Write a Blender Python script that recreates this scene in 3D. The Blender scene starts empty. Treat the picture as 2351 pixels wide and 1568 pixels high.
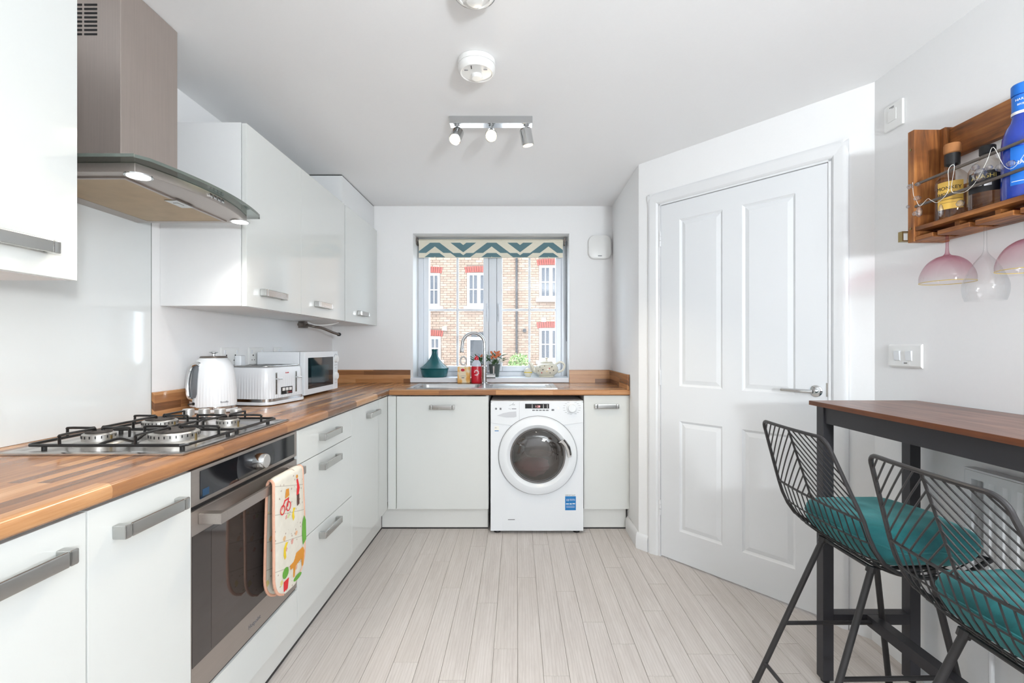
import bpy, bmesh, math, random
from mathutils import Vector, Matrix
from math import sin, cos, pi, radians, sqrt
random.seed(7)
S = bpy.context.scene
C = S.collection

# ------------------------------------------------------------------ camera, sky, lamps, exposure
cd = bpy.data.cameras.new('camera'); cam = bpy.data.objects.new('camera', cd); C.objects.link(cam)
cam.location = (0, 0, 1.205); cam.rotation_euler = (pi/2, 0, 0)
cd.sensor_width = 36; cd.lens = 36*1088/2351; cd.shift_x = -11.5/2351; cd.shift_y = 12/2351
cd.clip_start = 0.02; cd.clip_end = 200
S.camera = cam
W = bpy.data.worlds.new('sky'); S.world = W; W.use_nodes = True
W.node_tree.nodes['Background'].inputs[0].default_value = (0.78, 0.88, 1.0, 1)
W.node_tree.nodes['Background'].inputs[1].default_value = 4.4
def lamp(name, typ, loc, energy, color=(1, 1, 1), rot=(0, 0, 0), **kw):
    l = bpy.data.lights.new(name, typ); l.energy = energy; l.color = color
    for k, v in kw.items(): setattr(l, k, v)
    o = bpy.data.objects.new(name, l); C.objects.link(o); o.location = loc; o.rotation_euler = rot
    return o
lamp('sun', 'SUN', (0, -5, 20), 3.4, (1, 0.93, 0.84), Vector((0.3, 0.34, -0.89)).to_track_quat('-Z', 'Y').to_euler(), angle=0.01)
lamp('rear_fill', 'AREA', (0.1, -2.05, 1.35), 5, (0.90, 0.95, 1.0), (pi/2, 0, 0), shape='RECTANGLE', size=2.6, size_y=1.9)  # added fill lamp before the solid rear wall, which has no window
lamp('bounce_fill', 'AREA', (0.95, -1.1, 1.4), 46, (0.895, 0.955, 1.0), Vector((-0.08, 0.7, 0.72)).to_track_quat('-Z', 'Y').to_euler(), shape='DISK', size=0.3)  # added fill lamp behind the camera, standing in for a bounced flash
lamp('side_fill', 'AREA', (1.2, -1.3, 1.8), 6, (0.9, 0.955, 1.0), Vector((-0.35, 1.0, 0.15)).to_track_quat('-Z', 'Y').to_euler(), shape='DISK', size=0.6)  # second added fill lamp, broad and soft, behind the camera to the right
S.view_settings.view_transform = 'Standard'; S.view_settings.look = 'None'
S.view_settings.exposure = 0.66; S.view_settings.gamma = 1.0; S.view_settings.use_curve_mapping = False

# ------------------------------------------------------------------ materials
def lin(c):
    return tuple((v/255/12.92 if v/255 <= 0.04045 else ((v/255+0.055)/1.055)**2.4) for v in c) + (1,)
class NT:
    def __init__(s, name):
        s.m = bpy.data.materials.new(name); s.m.use_nodes = True; s.t = s.m.node_tree
        s.p = s.t.nodes['Principled BSDF']; s.out = s.t.nodes['Material Output']
    def n(s, typ, **kw):
        x = s.t.nodes.new(typ)
        for k, v in kw.items(): setattr(x, k, v)
        return x
    def l(s, a, b): s.t.links.new(a, b)
    def set(s, node, i, v):
        if hasattr(v, 'is_linked') or isinstance(v, bpy.types.NodeSocket): s.l(v, node.inputs[i])
        else: node.inputs[i].default_value = v
    def math(s, op, a, b=0.0, c=None):
        x = s.n('ShaderNodeMath', operation=op); s.set(x, 0, a); s.set(x, 1, b)
        if c is not None: s.set(x, 2, c)
        return x.outputs[0]
    def mix(s, f, a, b, mode='MIX'):
        x = s.n('ShaderNodeMix', data_type='RGBA', blend_type=mode)
        s.set(x, 0, f); s.set(x, 6, a); s.set(x, 7, b); return x.outputs[2]
    def noise(s, vec, scale, detail=3, rough=0.55, dist=0.0):
        x = s.n('ShaderNodeTexNoise'); s.set(x, 'Scale', scale); s.set(x, 'Detail', detail); s.set(x, 'Roughness', rough); s.set(x, 'Distortion', dist)
        if vec is not None: s.l(vec, x.inputs['Vector'])
        return x.outputs[0]
    def ramp(s, f, stops):
        x = s.n('ShaderNodeValToRGB'); e = x.color_ramp.elements
        while len(e) < len(stops): e.new(0.5)
        for i, (p, c) in enumerate(stops): e[i].position = p; e[i].color = c
        s.l(f, x.inputs[0]); return x.outputs[0]
    def obj(s): return s.n('ShaderNodeTexCoord').outputs['Object']
    def sep(s, v):
        x = s.n('ShaderNodeSeparateXYZ'); s.l(v, x.inputs[0]); return x.outputs
    def comb(s, a, b, c):
        x = s.n('ShaderNodeCombineXYZ'); s.set(x, 0, a); s.set(x, 1, b); s.set(x, 2, c); return x.outputs[0]
    def bump(s, h, strength=0.2, dist=0.001):
        x = s.n('ShaderNodeBump'); x.inputs['Strength'].default_value = strength; x.inputs['Distance'].default_value = dist
        s.l(h, x.inputs['Height']); s.l(x.outputs[0], s.p.inputs['Normal'])
    def base(s, c, rough=0.5, metal=0.0, spec=0.5, coat=0.0):
        s.set(s.p, 'Base Color', c); s.set(s.p, 'Roughness', rough); s.set(s.p, 'Metallic', metal); s.set(s.p, 'Specular IOR Level', spec)
        if coat: s.p.inputs['Coat Weight'].default_value = coat; s.p.inputs['Coat Roughness'].default_value = 0.03
def plain(name, rgb, rough=0.5, metal=0.0, spec=0.5, var=0.04, scale=40, bump=0.0, coat=0.0):
    t = NT(name); c = lin(rgb); f = t.noise(t.obj(), scale, 4)
    d = tuple(max(0, v*(1-var)) for v in c[:3])+(1,); e = tuple(min(1, v*(1+var*0.5)) for v in c[:3])+(1,)
    t.base(t.mix(f, d, e), rough, metal, spec, coat)
    if bump: t.bump(f, bump)
    return t.m
M = {}
M['wall'] = plain('wall_paint', (242, 242, 242), 0.75, var=0.015, scale=90, bump=0.05, spec=0.3)
M['ceiling'] = plain('ceiling_paint', (243, 243, 243), 0.85, var=0.015, scale=120, bump=0.06, spec=0.2)
M['trim'] = plain('trim_gloss_paint', (231, 232, 233), 0.35, var=0.01)
M['door'] = plain('door_paint', (229, 231, 233), 0.45, var=0.012, scale=200, bump=0.03)
M['gloss'] = plain('gloss_cream_white', (221, 223, 220), 0.08, var=0.006, spec=0.45)
M['carcass'] = plain('carcass_white', (232, 233, 233), 0.4, var=0.01)
M['plinth'] = plain('plinth_white', (228, 228, 224), 0.2, var=0.01)
M['pvc'] = plain('white_pvc', (232, 236, 242), 0.3, var=0.01)
M['white'] = plain('appliance_white', (234, 237, 240), 0.25, var=0.006)
M['plastic'] = plain('white_plastic', (236, 236, 234), 0.35, var=0.01)
M['chrome'] = plain('chrome', (205, 207, 208), 0.12, 1.0, var=0.03)
M['nickel'] = plain('brushed_nickel', (190, 190, 188), 0.2, 1.0, var=0.05, scale=12)
M['dark'] = plain('dark_void', (22, 21, 21), 0.6)
M['rubber'] = plain('black_rubber', (24, 24, 25), 0.6)
M['black'] = plain('black_enamel', (20, 19, 19), 0.28)
M['wire'] = plain('black_powdercoat', (46, 44, 45), 0.45, var=0.08)
M['tableleg'] = plain('table_black_steel', (50, 49, 53), 0.45, var=0.06)
M['iron'] = plain('burner_iron', (70, 64, 60), 0.7, var=0.35, scale=120)
M['alu'] = plain('burner_alloy', (196, 194, 190), 0.4, 0.9, var=0.15)
M['knobalu'] = plain('knob_alloy', (205, 203, 200), 0.35, 0.8, var=0.05)
M['red'] = plain('red_plastic', (205, 25, 45), 0.3)
M['teal'] = plain('teal_glaze', (22, 92, 98), 0.18, var=0.18, scale=14)
M['cream'] = plain('cream_glaze', (232, 226, 208), 0.15)
M['terracotta'] = plain('terracotta_pot', (150, 58, 44), 0.6)
M['greypot'] = plain('green_grey_pot', (72, 84, 80), 0.4)
M['leaf'] = plain('leaf_green', (58, 92, 48), 0.5, var=0.4, scale=60)
M['orange'] = plain('orange_petals', (222, 128, 82), 0.6, var=0.2)
M['petal'] = plain('white_petals', (238, 236, 226), 0.6)
M['paper'] = plain('label_paper', (238, 236, 228), 0.6)
M['ink'] = plain('black_ink', (28, 27, 27), 0.6)
M['greyink'] = plain('grey_ink', (120, 122, 126), 0.6)
M['whiteink'] = plain('white_ink', (240, 240, 240), 0.6)
M['gold'] = plain('gold_ink', (214, 188, 96), 0.45, 0.3)
M['yellow'] = plain('yellow_print', (232, 200, 40), 0.7)
M['bluesticker'] = plain('blue_sticker', (22, 122, 190), 0.4)
M['brass'] = plain('brass_bracket', (150, 130, 90), 0.3, 1.0)
M['steelrod'] = plain('grey_steel_rod', (120, 112, 106), 0.45, 0.7, var=0.2)
M['blackglass'] = plain('black_glass', (20, 21, 25), 0.05, spec=0.6)
M['farpane'] = plain('far_window_glass', (66, 68, 74), 0.1, var=0.3, scale=1.5)
M['asphalt'] = plain('pale_paving', (186, 180, 174), 0.9, var=0.2)
M['carblue'] = plain('car_blue_paint', (46, 96, 156), 0.2, coat=0.5)
M['cork'] = plain('cork_stopper', (176, 118, 70), 0.8, var=0.2)

def brushed(name, rgb, rough, axis, metal=1.0, var=0.1):
    t = NT(name); x, y, z = t.sep(t.obj()); k = [6, 6, 6]; k[axis] = 0.15
    v = t.comb(t.math('MULTIPLY', x, k[0]*40), t.math('MULTIPLY', y, k[1]*40), t.math('MULTIPLY', z, k[2]*40))
    f = t.noise(v, 1.0, 3); g = t.noise(t.obj(), 7, 4)
    c = lin(rgb); lo = tuple(v*(1-var) for v in c[:3])+(1,); hi = tuple(min(1, v*(1+var)) for v in c[:3])+(1,)
    t.base(t.mix(t.math('MULTIPLY_ADD', f, 0.6, t.math('MULTIPLY', g, 0.4)), lo, hi), rough, metal)
    return t.m
M['steel'] = brushed('brushed_steel', (186, 175, 168), 0.5, 2, 0.85, 0.14)
M['steelh'] = brushed('brushed_steel_horizontal', (172, 164, 158), 0.34, 1, 0.85)
M['sinksteel'] = brushed('sink_steel', (190, 190, 190), 0.25, 0, 1.0, 0.06)
M['hobsteel'] = brushed('hob_steel', (186, 182, 178), 0.22, 1, 1.0, 0.06)

def glassy(name, tint, edge, ior=1.45, rough=0.0, gloss=1.0):
    t = NT(name); t.t.nodes.remove(t.p)
    tr = t.n('ShaderNodeBsdfTransparent'); gl = t.n('ShaderNodeBsdfGlossy'); gl.inputs['Roughness'].default_value = rough
    gl.inputs[0].default_value = (gloss, gloss, gloss, 1)
    lw = t.n('ShaderNodeLayerWeight'); lw.inputs[0].default_value = 0.5
    t.l(t.mix(lw.outputs['Facing'], tint, edge), tr.inputs[0])
    k = 0.04*((ior-1)/0.45)**2
    fr_ = t.math('MULTIPLY_ADD', t.math('POWER', lw.outputs['Facing'], 4.0), 0.75, k)
    mx = t.n('ShaderNodeMixShader'); t.l(fr_, mx.inputs[0]); t.l(tr.outputs[0], mx.inputs[1]); t.l(gl.outputs[0], mx.inputs[2])
    t.l(mx.outputs[0], t.out.inputs[0]); return t.m
M['pane'] = glassy('window_glass', (0.97, 0.98, 0.98, 1), (0.9, 0.93, 0.93, 1))
M['clear'] = glassy('clear_glass', (0.99, 0.99, 0.99, 1), (0.80, 0.82, 0.83, 1))
M['pinkglass'] = glassy('pink_glass', (0.97, 0.90, 0.92, 1), (0.86, 0.58, 0.65, 1))
M['canopy'] = glassy('canopy_glass', (0.72, 0.76, 0.74, 1), (0.3, 0.36, 0.33, 1))
M['canopyedge'] = plain('canopy_glass_edge', (96, 104, 98), 0.15)
M['drumglass'] = glassy('washer_door_glass', (0.6, 0.57, 0.55, 1), (0.36, 0.34, 0.33, 1), 1.7)
M['ovenglass'] = plain('oven_door_glass', (54, 48, 46), 0.06, spec=0.8)
M['blueglass'] = plain('cobalt_glass', (18, 58, 168), 0.06, spec=0.7, var=0.25, scale=12)
M['amber'] = plain('amber_spirit', (150, 92, 34), 0.15)
M['darkspirit'] = plain('dark_red_spirit', (82, 26, 20), 0.1)
M['bottleglass'] = glassy('bottle_glass', (0.97, 0.96, 0.94, 1), (0.8, 0.76, 0.72, 1))
M['crystal'] = glassy('crystal_bead', (0.95, 0.95, 0.97, 1), (0.5, 0.5, 0.55, 1), 1.9)
M['bluelabel'] = plain('blue_label', (26, 112, 208), 0.4)
M['yellowlabel'] = plain('yellow_label', (226, 182, 84), 0.5)
M['blacklabel'] = plain('black_label', (24, 22, 24), 0.5)
def pinkbowl():
    t = NT('pink_glass_fading_to_rim'); t.t.nodes.remove(t.p); x, y, z = t.sep(t.obj())
    mr = t.n('ShaderNodeMapRange'); t.l(z, mr.inputs[0]); mr.inputs[1].default_value = 1.42; mr.inputs[2].default_value = 1.5
    tr = t.n('ShaderNodeBsdfTransparent'); gl = t.n('ShaderNodeBsdfGlossy'); gl.inputs['Roughness'].default_value = 0.0
    lw = t.n('ShaderNodeLayerWeight'); lw.inputs[0].default_value = 0.5
    c0 = t.mix(lw.outputs['Facing'], (0.985, 0.975, 0.975, 1), (0.86, 0.8, 0.8, 1)); c1 = t.mix(lw.outputs['Facing'], (0.93, 0.78, 0.82, 1), (0.7, 0.34, 0.44, 1))
    t.l(t.mix(mr.outputs[0], c0, c1), tr.inputs[0])
    f = t.math('MULTIPLY_ADD', t.math('POWER', lw.outputs['Facing'], 4.0), 0.6, 0.035)
    mx = t.n('ShaderNodeMixShader'); t.l(f, mx.inputs[0]); t.l(tr.outputs[0], mx.inputs[1]); t.l(gl.outputs[0], mx.inputs[2]); t.l(mx.outputs[0], t.out.inputs[0]); return t.m
M['pinkglass'] = pinkbowl()
def emit(name, rgb, st):
    t = NT(name); t.base((0.8, 0.8, 0.8, 1)); t.set(t.p, 'Emission Color', rgb); t.set(t.p, 'Emission Strength', st); return t.m
M['bulb'] = emit('lit_bulb', (1, 0.8, 0.5, 1), 4)
M['led'] = emit('lit_led', (1, 0.97, 0.92, 1), 4)
M['redled'] = emit('red_segment_display', (0.9, 0.05, 0.05, 1), 0.9)

def stave(name, ax, w=0.031, ln=0.37):
    """wood laminate: staves along ax (0 = X, 1 = Y)"""
    t = NT(name); x, y, z = t.sep(t.obj())
    a = (x, y)[ax]; b = t.math('ADD', (y, x)[ax], z)
    v = t.comb(a, b, 0.0)
    br = t.n('ShaderNodeTexBrick', offset=0.37, offset_frequency=2, squash=1.35, squash_frequency=3)
    for k, q in (('Scale', 1.0), ('Mortar Size', 0.0004), ('Mortar Smooth', 0.1), ('Bias', 0.0), ('Brick Width', ln), ('Row Height', w)): br.inputs[k].default_value = q
    br.inputs['Color1'].default_value = (0, 0, 0, 1); br.inputs['Color2'].default_value = (1, 1, 1, 1); br.inputs['Mortar'].default_value = (0.3, 0.3, 0.3, 1)
    t.l(v, br.inputs['Vector'])
    rnd = t.math('MULTIPLY', br.outputs['Color'], 1.0)
    g = t.noise(t.comb(t.math('MULTIPLY', a, 5.0), t.math('MULTIPLY_ADD', b, 90.0, t.math('MULTIPLY', rnd, 40.0)), rnd), 1.0, 5, 0.6, 0.6)
    h = t.noise(t.comb(t.math('MULTIPLY', a, 14.0), t.math('MULTIPLY', b, 420.0), 0.0), 1.0, 3)
    f = t.math('MULTIPLY_ADD', rnd, 0.7, t.math('MULTIPLY_ADD', g, 0.55, t.math('MULTIPLY_ADD', h, 0.16, -0.2)))
    col = t.ramp(f, [(0.08, lin((106, 72, 49))), (0.36, lin((146, 100, 66))), (0.64, lin((182, 128, 82))), (1.0, lin((216, 168, 120)))])
    t.base(col, 0.24, spec=0.5); t.bump(h, 0.05); return t.m
M['wt_left'] = stave('worktop_laminate_along_room', 1)
M['wt_back'] = stave('worktop_laminate_across_room', 0)
def wood(name, cols, ax, sc=1.0, rough=0.5, knots=True, lo=0.25, hi=0.8):
    t = NT(name); c = list(t.sep(t.obj())); k = [30*sc]*3; k[ax] = 2.2*sc
    v = t.comb(*[t.math('MULTIPLY', c[i], k[i]) for i in range(3)])
    g = t.noise(v, 1.0, 6, 0.62, 1.2); big = t.noise(t.obj(), 6*sc, 3, 0.5, 0.8)
    f = t.math('MULTIPLY_ADD', g, 0.65, t.math('MULTIPLY', big, 0.5 if knots else 0.2))
    t.base(t.ramp(f, [(lo, lin(cols[0])), ((lo+hi)/2, lin(cols[1])), (hi, lin(cols[2]))]), rough); t.bump(g, 0.12); return t.m
SH = ((58, 34, 18), (134, 80, 38), (178, 116, 60))
M['shelf_y'] = wood('stained_pine_along_wall', SH, 1, lo=0.42, hi=0.72)
M['shelf_z'] = wood('stained_pine_upright', SH, 2, lo=0.42, hi=0.72)
M['tabletop'] = wood('table_walnut_laminate', ((84, 54, 42), (118, 80, 64), (150, 110, 92)), 1, 1.0, 0.32, False, 0.28, 0.55)
M['tableedge'] = wood('table_walnut_edge', ((84, 44, 22), (122, 68, 36), (150, 88, 50)), 1, 1.4, 0.4, False)

def planks():
    t = NT('vinyl_plank_grey_oak'); oi = t.n('ShaderNodeObjectInfo'); r = oi.outputs['Random']
    x, y, z = t.sep(t.obj())
    o1 = t.math('MULTIPLY', r, 37.0)
    v = t.comb(t.math('MULTIPLY_ADD', x, 34.0, o1), t.math('MULTIPLY_ADD', y, 2.2, o1), o1)
    g = t.noise(v, 1.0, 4, 0.6, 0.9)
    w = t.n('ShaderNodeTexWave', wave_type='BANDS', bands_direction='X')
    for k, q in (('Scale', 1.0), ('Distortion', 9.0), ('Detail', 3.0), ('Detail Scale', 0.8)): w.inputs[k].default_value = q
    t.l(t.comb(t.math('MULTIPLY_ADD', x, 26.0, o1), t.math('MULTIPLY_ADD', y, 1.6, o1), 0.0), w.inputs['Vector'])
    fine = t.noise(t.comb(t.math('MULTIPLY', x, 500.0), t.math('MULTIPLY_ADD', y, 18.0, o1), 0.0), 1.0, 2)
    line = t.math('POWER', w.outputs['Fac'], 5.0)
    f = t.math('MULTIPLY_ADD', g, 0.6, t.math('MULTIPLY', fine, 0.4))
    c = t.ramp(f, [(0.3, lin((190, 182, 177))), (0.5, lin((206, 199, 194))), (0.72, lin((217, 211, 207)))])
    c = t.mix(t.math('MULTIPLY', line, 0.3), c, lin((170, 160, 153)))
    c = t.mix(t.math('MULTIPLY_ADD', r, 0.24, 0.0), c, lin((198, 189, 181)))
    t.base(c, 0.42, spec=0.4); t.bump(fine, 0.06); return t.m
M['plank'] = planks()
M['floorbase'] = plain('floor_joint', (150, 141, 132), 0.7)

def bricks():
    t = NT('buff_brick'); g = t.n('ShaderNodeNewGeometry')
    n = t.noise(t.obj(), 30, 3); f = t.math('MULTIPLY_ADD', g.outputs['Random Per Island'], 0.7, t.math('MULTIPLY', n, 0.3))
    t.base(t.ramp(f, [(0.1, lin((126, 107, 93))), (0.5, lin((136, 116, 101))), (0.95, lin((147, 128, 114)))]), 0.9); return t.m
M['brick'] = bricks()
M['mortar'] = plain('mortar', (124, 110, 98), 0.95, var=0.1)
M['redbrick'] = plain('red_arch_brick', (134, 66, 58), 0.9, var=0.2, scale=20)

def chevron():
    t = NT('chevron_blind_fabric'); x, y, z = t.sep(t.obj())
    hem = t.math('LESS_THAN', z, 1.954)
    u = t.math('FRACT', t.math('DIVIDE', t.math('ADD', x, 0.6565+0.454*4), 0.454))
    tri = t.math('ABSOLUTE', t.math('SUBTRACT', u, 0.5))          # 0.5 at peak, 0 at trough
    h = t.math('MULTIPLY', t.math('SUBTRACT', 0.5, tri), 0.454*0.75)  # drop below the peak
    v = t.math('ADD', t.math('ADD', z, h), t.math('MULTIPLY', hem, -0.042))
    # lower edge of a teal band at the peak sits at z = 2.006
    q = t.math('FRACT', t.math('DIVIDE', t.math('SUBTRACT', v, 2.006-0.1236*6), 0.1236))
    band = t.math('LESS_THAN', q, 0.47)
    wv = t.noise(t.obj(), 900, 2)
    t.base(t.mix(band, lin((232, 226, 208)), lin((98, 130, 138))), 0.85); t.bump(wv, 0.1); return t.m
M['chevron'] = chevron()
M['blind'] = plain('cream_blind_cloth', (232, 226, 208), 0.85)
def velvet():
    t = NT('teal_velvet'); n = t.noise(t.obj(), 9, 4, 0.6, 0.8); f = t.noise(t.obj(), 300, 2)
    t.base(t.ramp(n, [(0.3, lin((4, 66, 70))), (0.55, lin((10, 92, 95))), (0.75, lin((30, 122, 124)))]), 0.8)
    t.p.inputs['Sheen Weight'].default_value = 0.5; t.p.inputs['Sheen Tint'].default_value = (0.3, 0.8, 0.8, 1); t.bump(f, 0.2); return t.m
M['velvet'] = velvet()
def printed():
    t = NT('printed_cotton'); x, y, z = t.sep(t.obj()); v = t.comb(0.0, y, z)
    def spots(scale, thr, keep):
        vo = t.n('ShaderNodeTexVoronoi'); vo.inputs['Scale'].default_value = scale; t.l(v, vo.inputs['Vector']); c = t.n('ShaderNodeSeparateColor'); t.l(vo.outputs['Color'], c.inputs[0])
        wob = t.math('MULTIPLY_ADD', t.noise(v, scale*3, 2), 0.4, -0.2)
        return t.math('MULTIPLY', t.math('LESS_THAN', t.math('ADD', vo.outputs['Distance'], wob), thr), t.math('GREATER_THAN', c.outputs[0], keep)), c.outputs[1]
    base = t.mix(t.noise(t.obj(), 30, 3), lin((214, 208, 194)), lin((234, 229, 216)))
    m1, r1 = spots(26, 0.24, 0.55)
    c1 = t.ramp(r1, [(0.0, lin((226, 198, 74))), (0.3, lin((190, 204, 128))), (0.55, lin((224, 160, 96))), (0.8, lin((214, 132, 120)))])
    m2, r2 = spots(60, 0.2, 0.7)
    cc = t.mix(t.math('MULTIPLY', m1, 0.75), base, c1); cc = t.mix(t.math('MULTIPLY', m2, 0.7), cc, lin((150, 122, 106)))
    seam = t.math('LESS_THAN', t.math('ABSOLUTE', t.math('SUBTRACT', t.math('FRACT', t.math('MULTIPLY', t.math('ADD', z, t.math('MULTIPLY', y, 0.25)), 11.0)), 0.5)), 0.016)
    cc = t.mix(t.math('MULTIPLY', seam, 0.5), cc, lin((150, 136, 122)))
    t.base(cc, 0.9); t.bump(t.noise(t.obj(), 60, 3), 0.4, 0.002); return t.m
M['fabric'] = printed()
M['piping'] = plain('pink_piping', (228, 176, 150), 0.9, var=0.2, scale=80)
M['filter'] = plain('tan_mesh_filter', (178, 158, 128), 0.5, 0.3, var=0.25, scale=14)
M['cotton'] = plain('dark_laundry', (150, 136, 130), 0.9, var=0.4, scale=20)
M['pinkcotton'] = plain('pink_laundry', (196, 92, 98), 0.9, var=0.3, scale=20)

# ------------------------------------------------------------------ mesh helpers
class MB:
    def __init__(s): s.v = []; s.f = []
    def add(s, vs, fs):
        b = len(s.v); s.v += [tuple(v) for v in vs]; s.f += [tuple(i+b for i in f) for f in fs]; return s
    def box(s, x0, x1, y0, y1, z0, z1):
        x0, x1 = sorted((x0, x1)); y0, y1 = sorted((y0, y1)); z0, z1 = sorted((z0, z1))
        return s.add([(x0, y0, z0), (x1, y0, z0), (x1, y1, z0), (x0, y1, z0), (x0, y0, z1), (x1, y0, z1), (x1, y1, z1), (x0, y1, z1)],
              [(0, 3, 2, 1), (4, 5, 6, 7), (0, 1, 5, 4), (1, 2, 6, 5), (2, 3, 7, 6), (3, 0, 4, 7)])
    def loft(s, rings, caps=True, closed=True):
        b = len(s.v); n = len(rings[0]); s.v += [tuple(p) for r in rings for p in r]
        for i in range(len(rings)-1):
            for j in range(n if closed else n-1):
                k = (j+1) % n; s.f.append((b+i*n+j, b+i*n+k, b+(i+1)*n+k, b+(i+1)*n+j))
        if caps: s.f.append(tuple(b+j for j in reversed(range(n)))); s.f.append(tuple(b+(len(rings)-1)*n+j for j in range(n)))
        return s
    def lathe(s, prof, n=24, at=(0, 0, 0), axis='z', caps=True):
        rings = []
        for r, h in prof:
            ring = []
            for j in range(n):
                a = 2*pi*j/n; p = (r*cos(a), r*sin(a), h)
                if axis == 'y': p = (p[0], -p[2], p[1])      # grows towards -Y
                if axis == 'x': p = (p[2], p[0], p[1])       # grows towards +X
                if axis == '-x': p = (-p[2], -p[0], p[1])
                ring.append((p[0]+at[0], p[1]+at[1], p[2]+at[2]))
            rings.append(ring)
        return s.loft(rings, caps)
    def tube(s, pts, r, n=8, closed=False, caps=True):
        pts = [Vector(p) for p in pts]; m = len(pts); rr = r if isinstance(r, (list, tuple)) else [r]*m
        up = None; rings = []
        for i in range(m):
            a = pts[(i-1) % m] if (closed or i > 0) else pts[i]; c = pts[(i+1) % m] if (closed or i < m-1) else pts[i]
            d = (c-a).normalized()
            if up is None:
                up = Vector((0, 0, 1)) if abs(d.z) < 0.9 else Vector((1, 0, 0))
            u = up-d*up.dot(d)
            if u.length < 1e-6: u = d.orthogonal()
            u.normalize(); w = d.cross(u); up = u
            rings.append([pts[i]+(u*cos(2*pi*j/n)+w*sin(2*pi*j/n))*rr[i] for j in range(n)])
        if closed: rings.append(rings[0])
        return s.loft(rings, caps and not closed)
    def prism(s, poly, fn, a, b):
        """poly: 2D outline, fn(u, v, h) -> 3D"""
        return s.loft([[fn(u, v, a) for u, v in poly], [fn(u, v, b) for u, v in poly]])
    def xf(s, fn): s.v = [tuple(fn(*p)) for p in s.v]; return s
def mesh(name, mb, mat, bevel=0.0, seg=2, smooth=True, sharp=32):
    me = bpy.data.meshes.new(name); me.from_pydata(mb.v, [], mb.f); me.update()
    bm = bmesh.new(); bm.from_mesh(me); bmesh.ops.recalc_face_normals(bm, faces=bm.faces[:])
    if bevel:
        es = [e for e in bm.edges if len(e.link_faces) == 2 and e.calc_face_angle(0) > 0.6]
        bmesh.ops.bevel(bm, geom=es, offset=bevel, segments=seg, profile=0.5, affect='EDGES', clamp_overlap=True)
    bm.to_mesh(me); bm.free()
    if smooth:
        me.polygons.foreach_set('use_smooth', [True]*len(me.polygons)); me.set_sharp_from_angle(angle=radians(sharp))
    me.materials.append(M[mat] if isinstance(mat, str) else mat); return me
def tag(o, label=None, cat=None, group=None, kind=None):
    for k, v in (('label', label), ('category', cat), ('group', group), ('kind', kind)):
        if v: o[k] = v
    return o
def obj(name, mb, mat, parent=None, label=None, cat=None, group=None, kind=None, **kw):
    o = bpy.data.objects.new(name, mesh(name, mb, mat, **kw)); C.objects.link(o)
    if kw.get('bevel'):
        wn_ = o.modifiers.new('weighted_normals', 'WEIGHTED_NORMAL'); wn_.keep_sharp = True; wn_.weight = 100
    if parent is not None:
        o.parent = parent
        if parent.get('_w') is not None: o.matrix_parent_inverse = Matrix.Translation(-Vector(parent.location))
    return tag(o, label, cat, group, kind)
WORLD = []
def thing(name, label, cat, loc=(0, 0, 0), rz=0.0, group=None, world=True, kind=None):
    """an Empty at the base of a thing; world: its parts are modelled where they stand"""
    o = bpy.data.objects.new(name, None); C.objects.link(o); o.location = loc; o.rotation_euler = (0, 0, rz); o.empty_display_size = 0.05
    if world: o['_w'] = 1; WORLD.append(o)
    return tag(o, label, cat, group, kind)
def copy_tree(o, parent=None):
    c = o.copy(); C.objects.link(c)
    if parent is not None: c.parent = parent
    for ch in list(o.children): copy_tree(ch, c)
    return c
def text(body, size, fn, mat, parent, name='lettering', align='LEFT', depth=0.0004):
    cu = bpy.data.curves.new('txt', 'FONT'); cu.body = body; cu.size = size; cu.align_x = align; cu.resolution_u = 3; cu.extrude = depth
    t = bpy.data.objects.new('txt', cu); C.objects.link(t); dg = bpy.context.evaluated_depsgraph_get(); dg.update()
    me = bpy.data.meshes.new_from_object(t.evaluated_get(dg)); bpy.data.objects.remove(t); bpy.data.curves.remove(cu)
    for v in me.vertices: v.co = Vector(fn(*v.co))
    me.materials.clear(); me.materials.append(M[mat]); me.name = name
    o = bpy.data.objects.new(name, me); C.objects.link(o); o.parent = parent
    if parent.get('_w') is not None: o.matrix_parent_inverse = Matrix.Translation(-Vector(parent.location))
    return o
def faceX(x, y, z): return lambda a, b, c: (x+c, y+a, z+b)      # reads from the aisle, on a front that faces +X
def faceY(x, y, z): return lambda a, b, c: (x+a, y-c, z+b)      # on a front that faces the camera
def faceW(x, y, z): return lambda a, b, c: (x-c, y-a, z+b)      # on the right-hand wall
def rrect(w, h, r, n=5):
    pts = []
    for cx, cy, a0 in ((w/2-r, h/2-r, 0), (-w/2+r, h/2-r, pi/2), (-w/2+r, -h/2+r, pi), (w/2-r, -h/2+r, 1.5*pi)):
        for i in range(n+1): a = a0+pi/2*i/n; pts.append((cx+r*cos(a), cy+r*sin(a)))
    return pts
def curve(pts, n=8):
    """Catmull-Rom through pts"""
    P = [Vector(p) for p in pts]; out = []
    for i in range(len(P)-1):
        a, b, c, d = P[max(i-1, 0)], P[i], P[i+1], P[min(i+2, len(P)-1)]
        for k in range(n):
            t = k/n; out.append(0.5*((2*b)+(c-a)*t+(2*a-5*b+4*c-d)*t*t+(3*b-a-3*c+d)*t**3))
    out.append(P[-1]); return out
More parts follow.
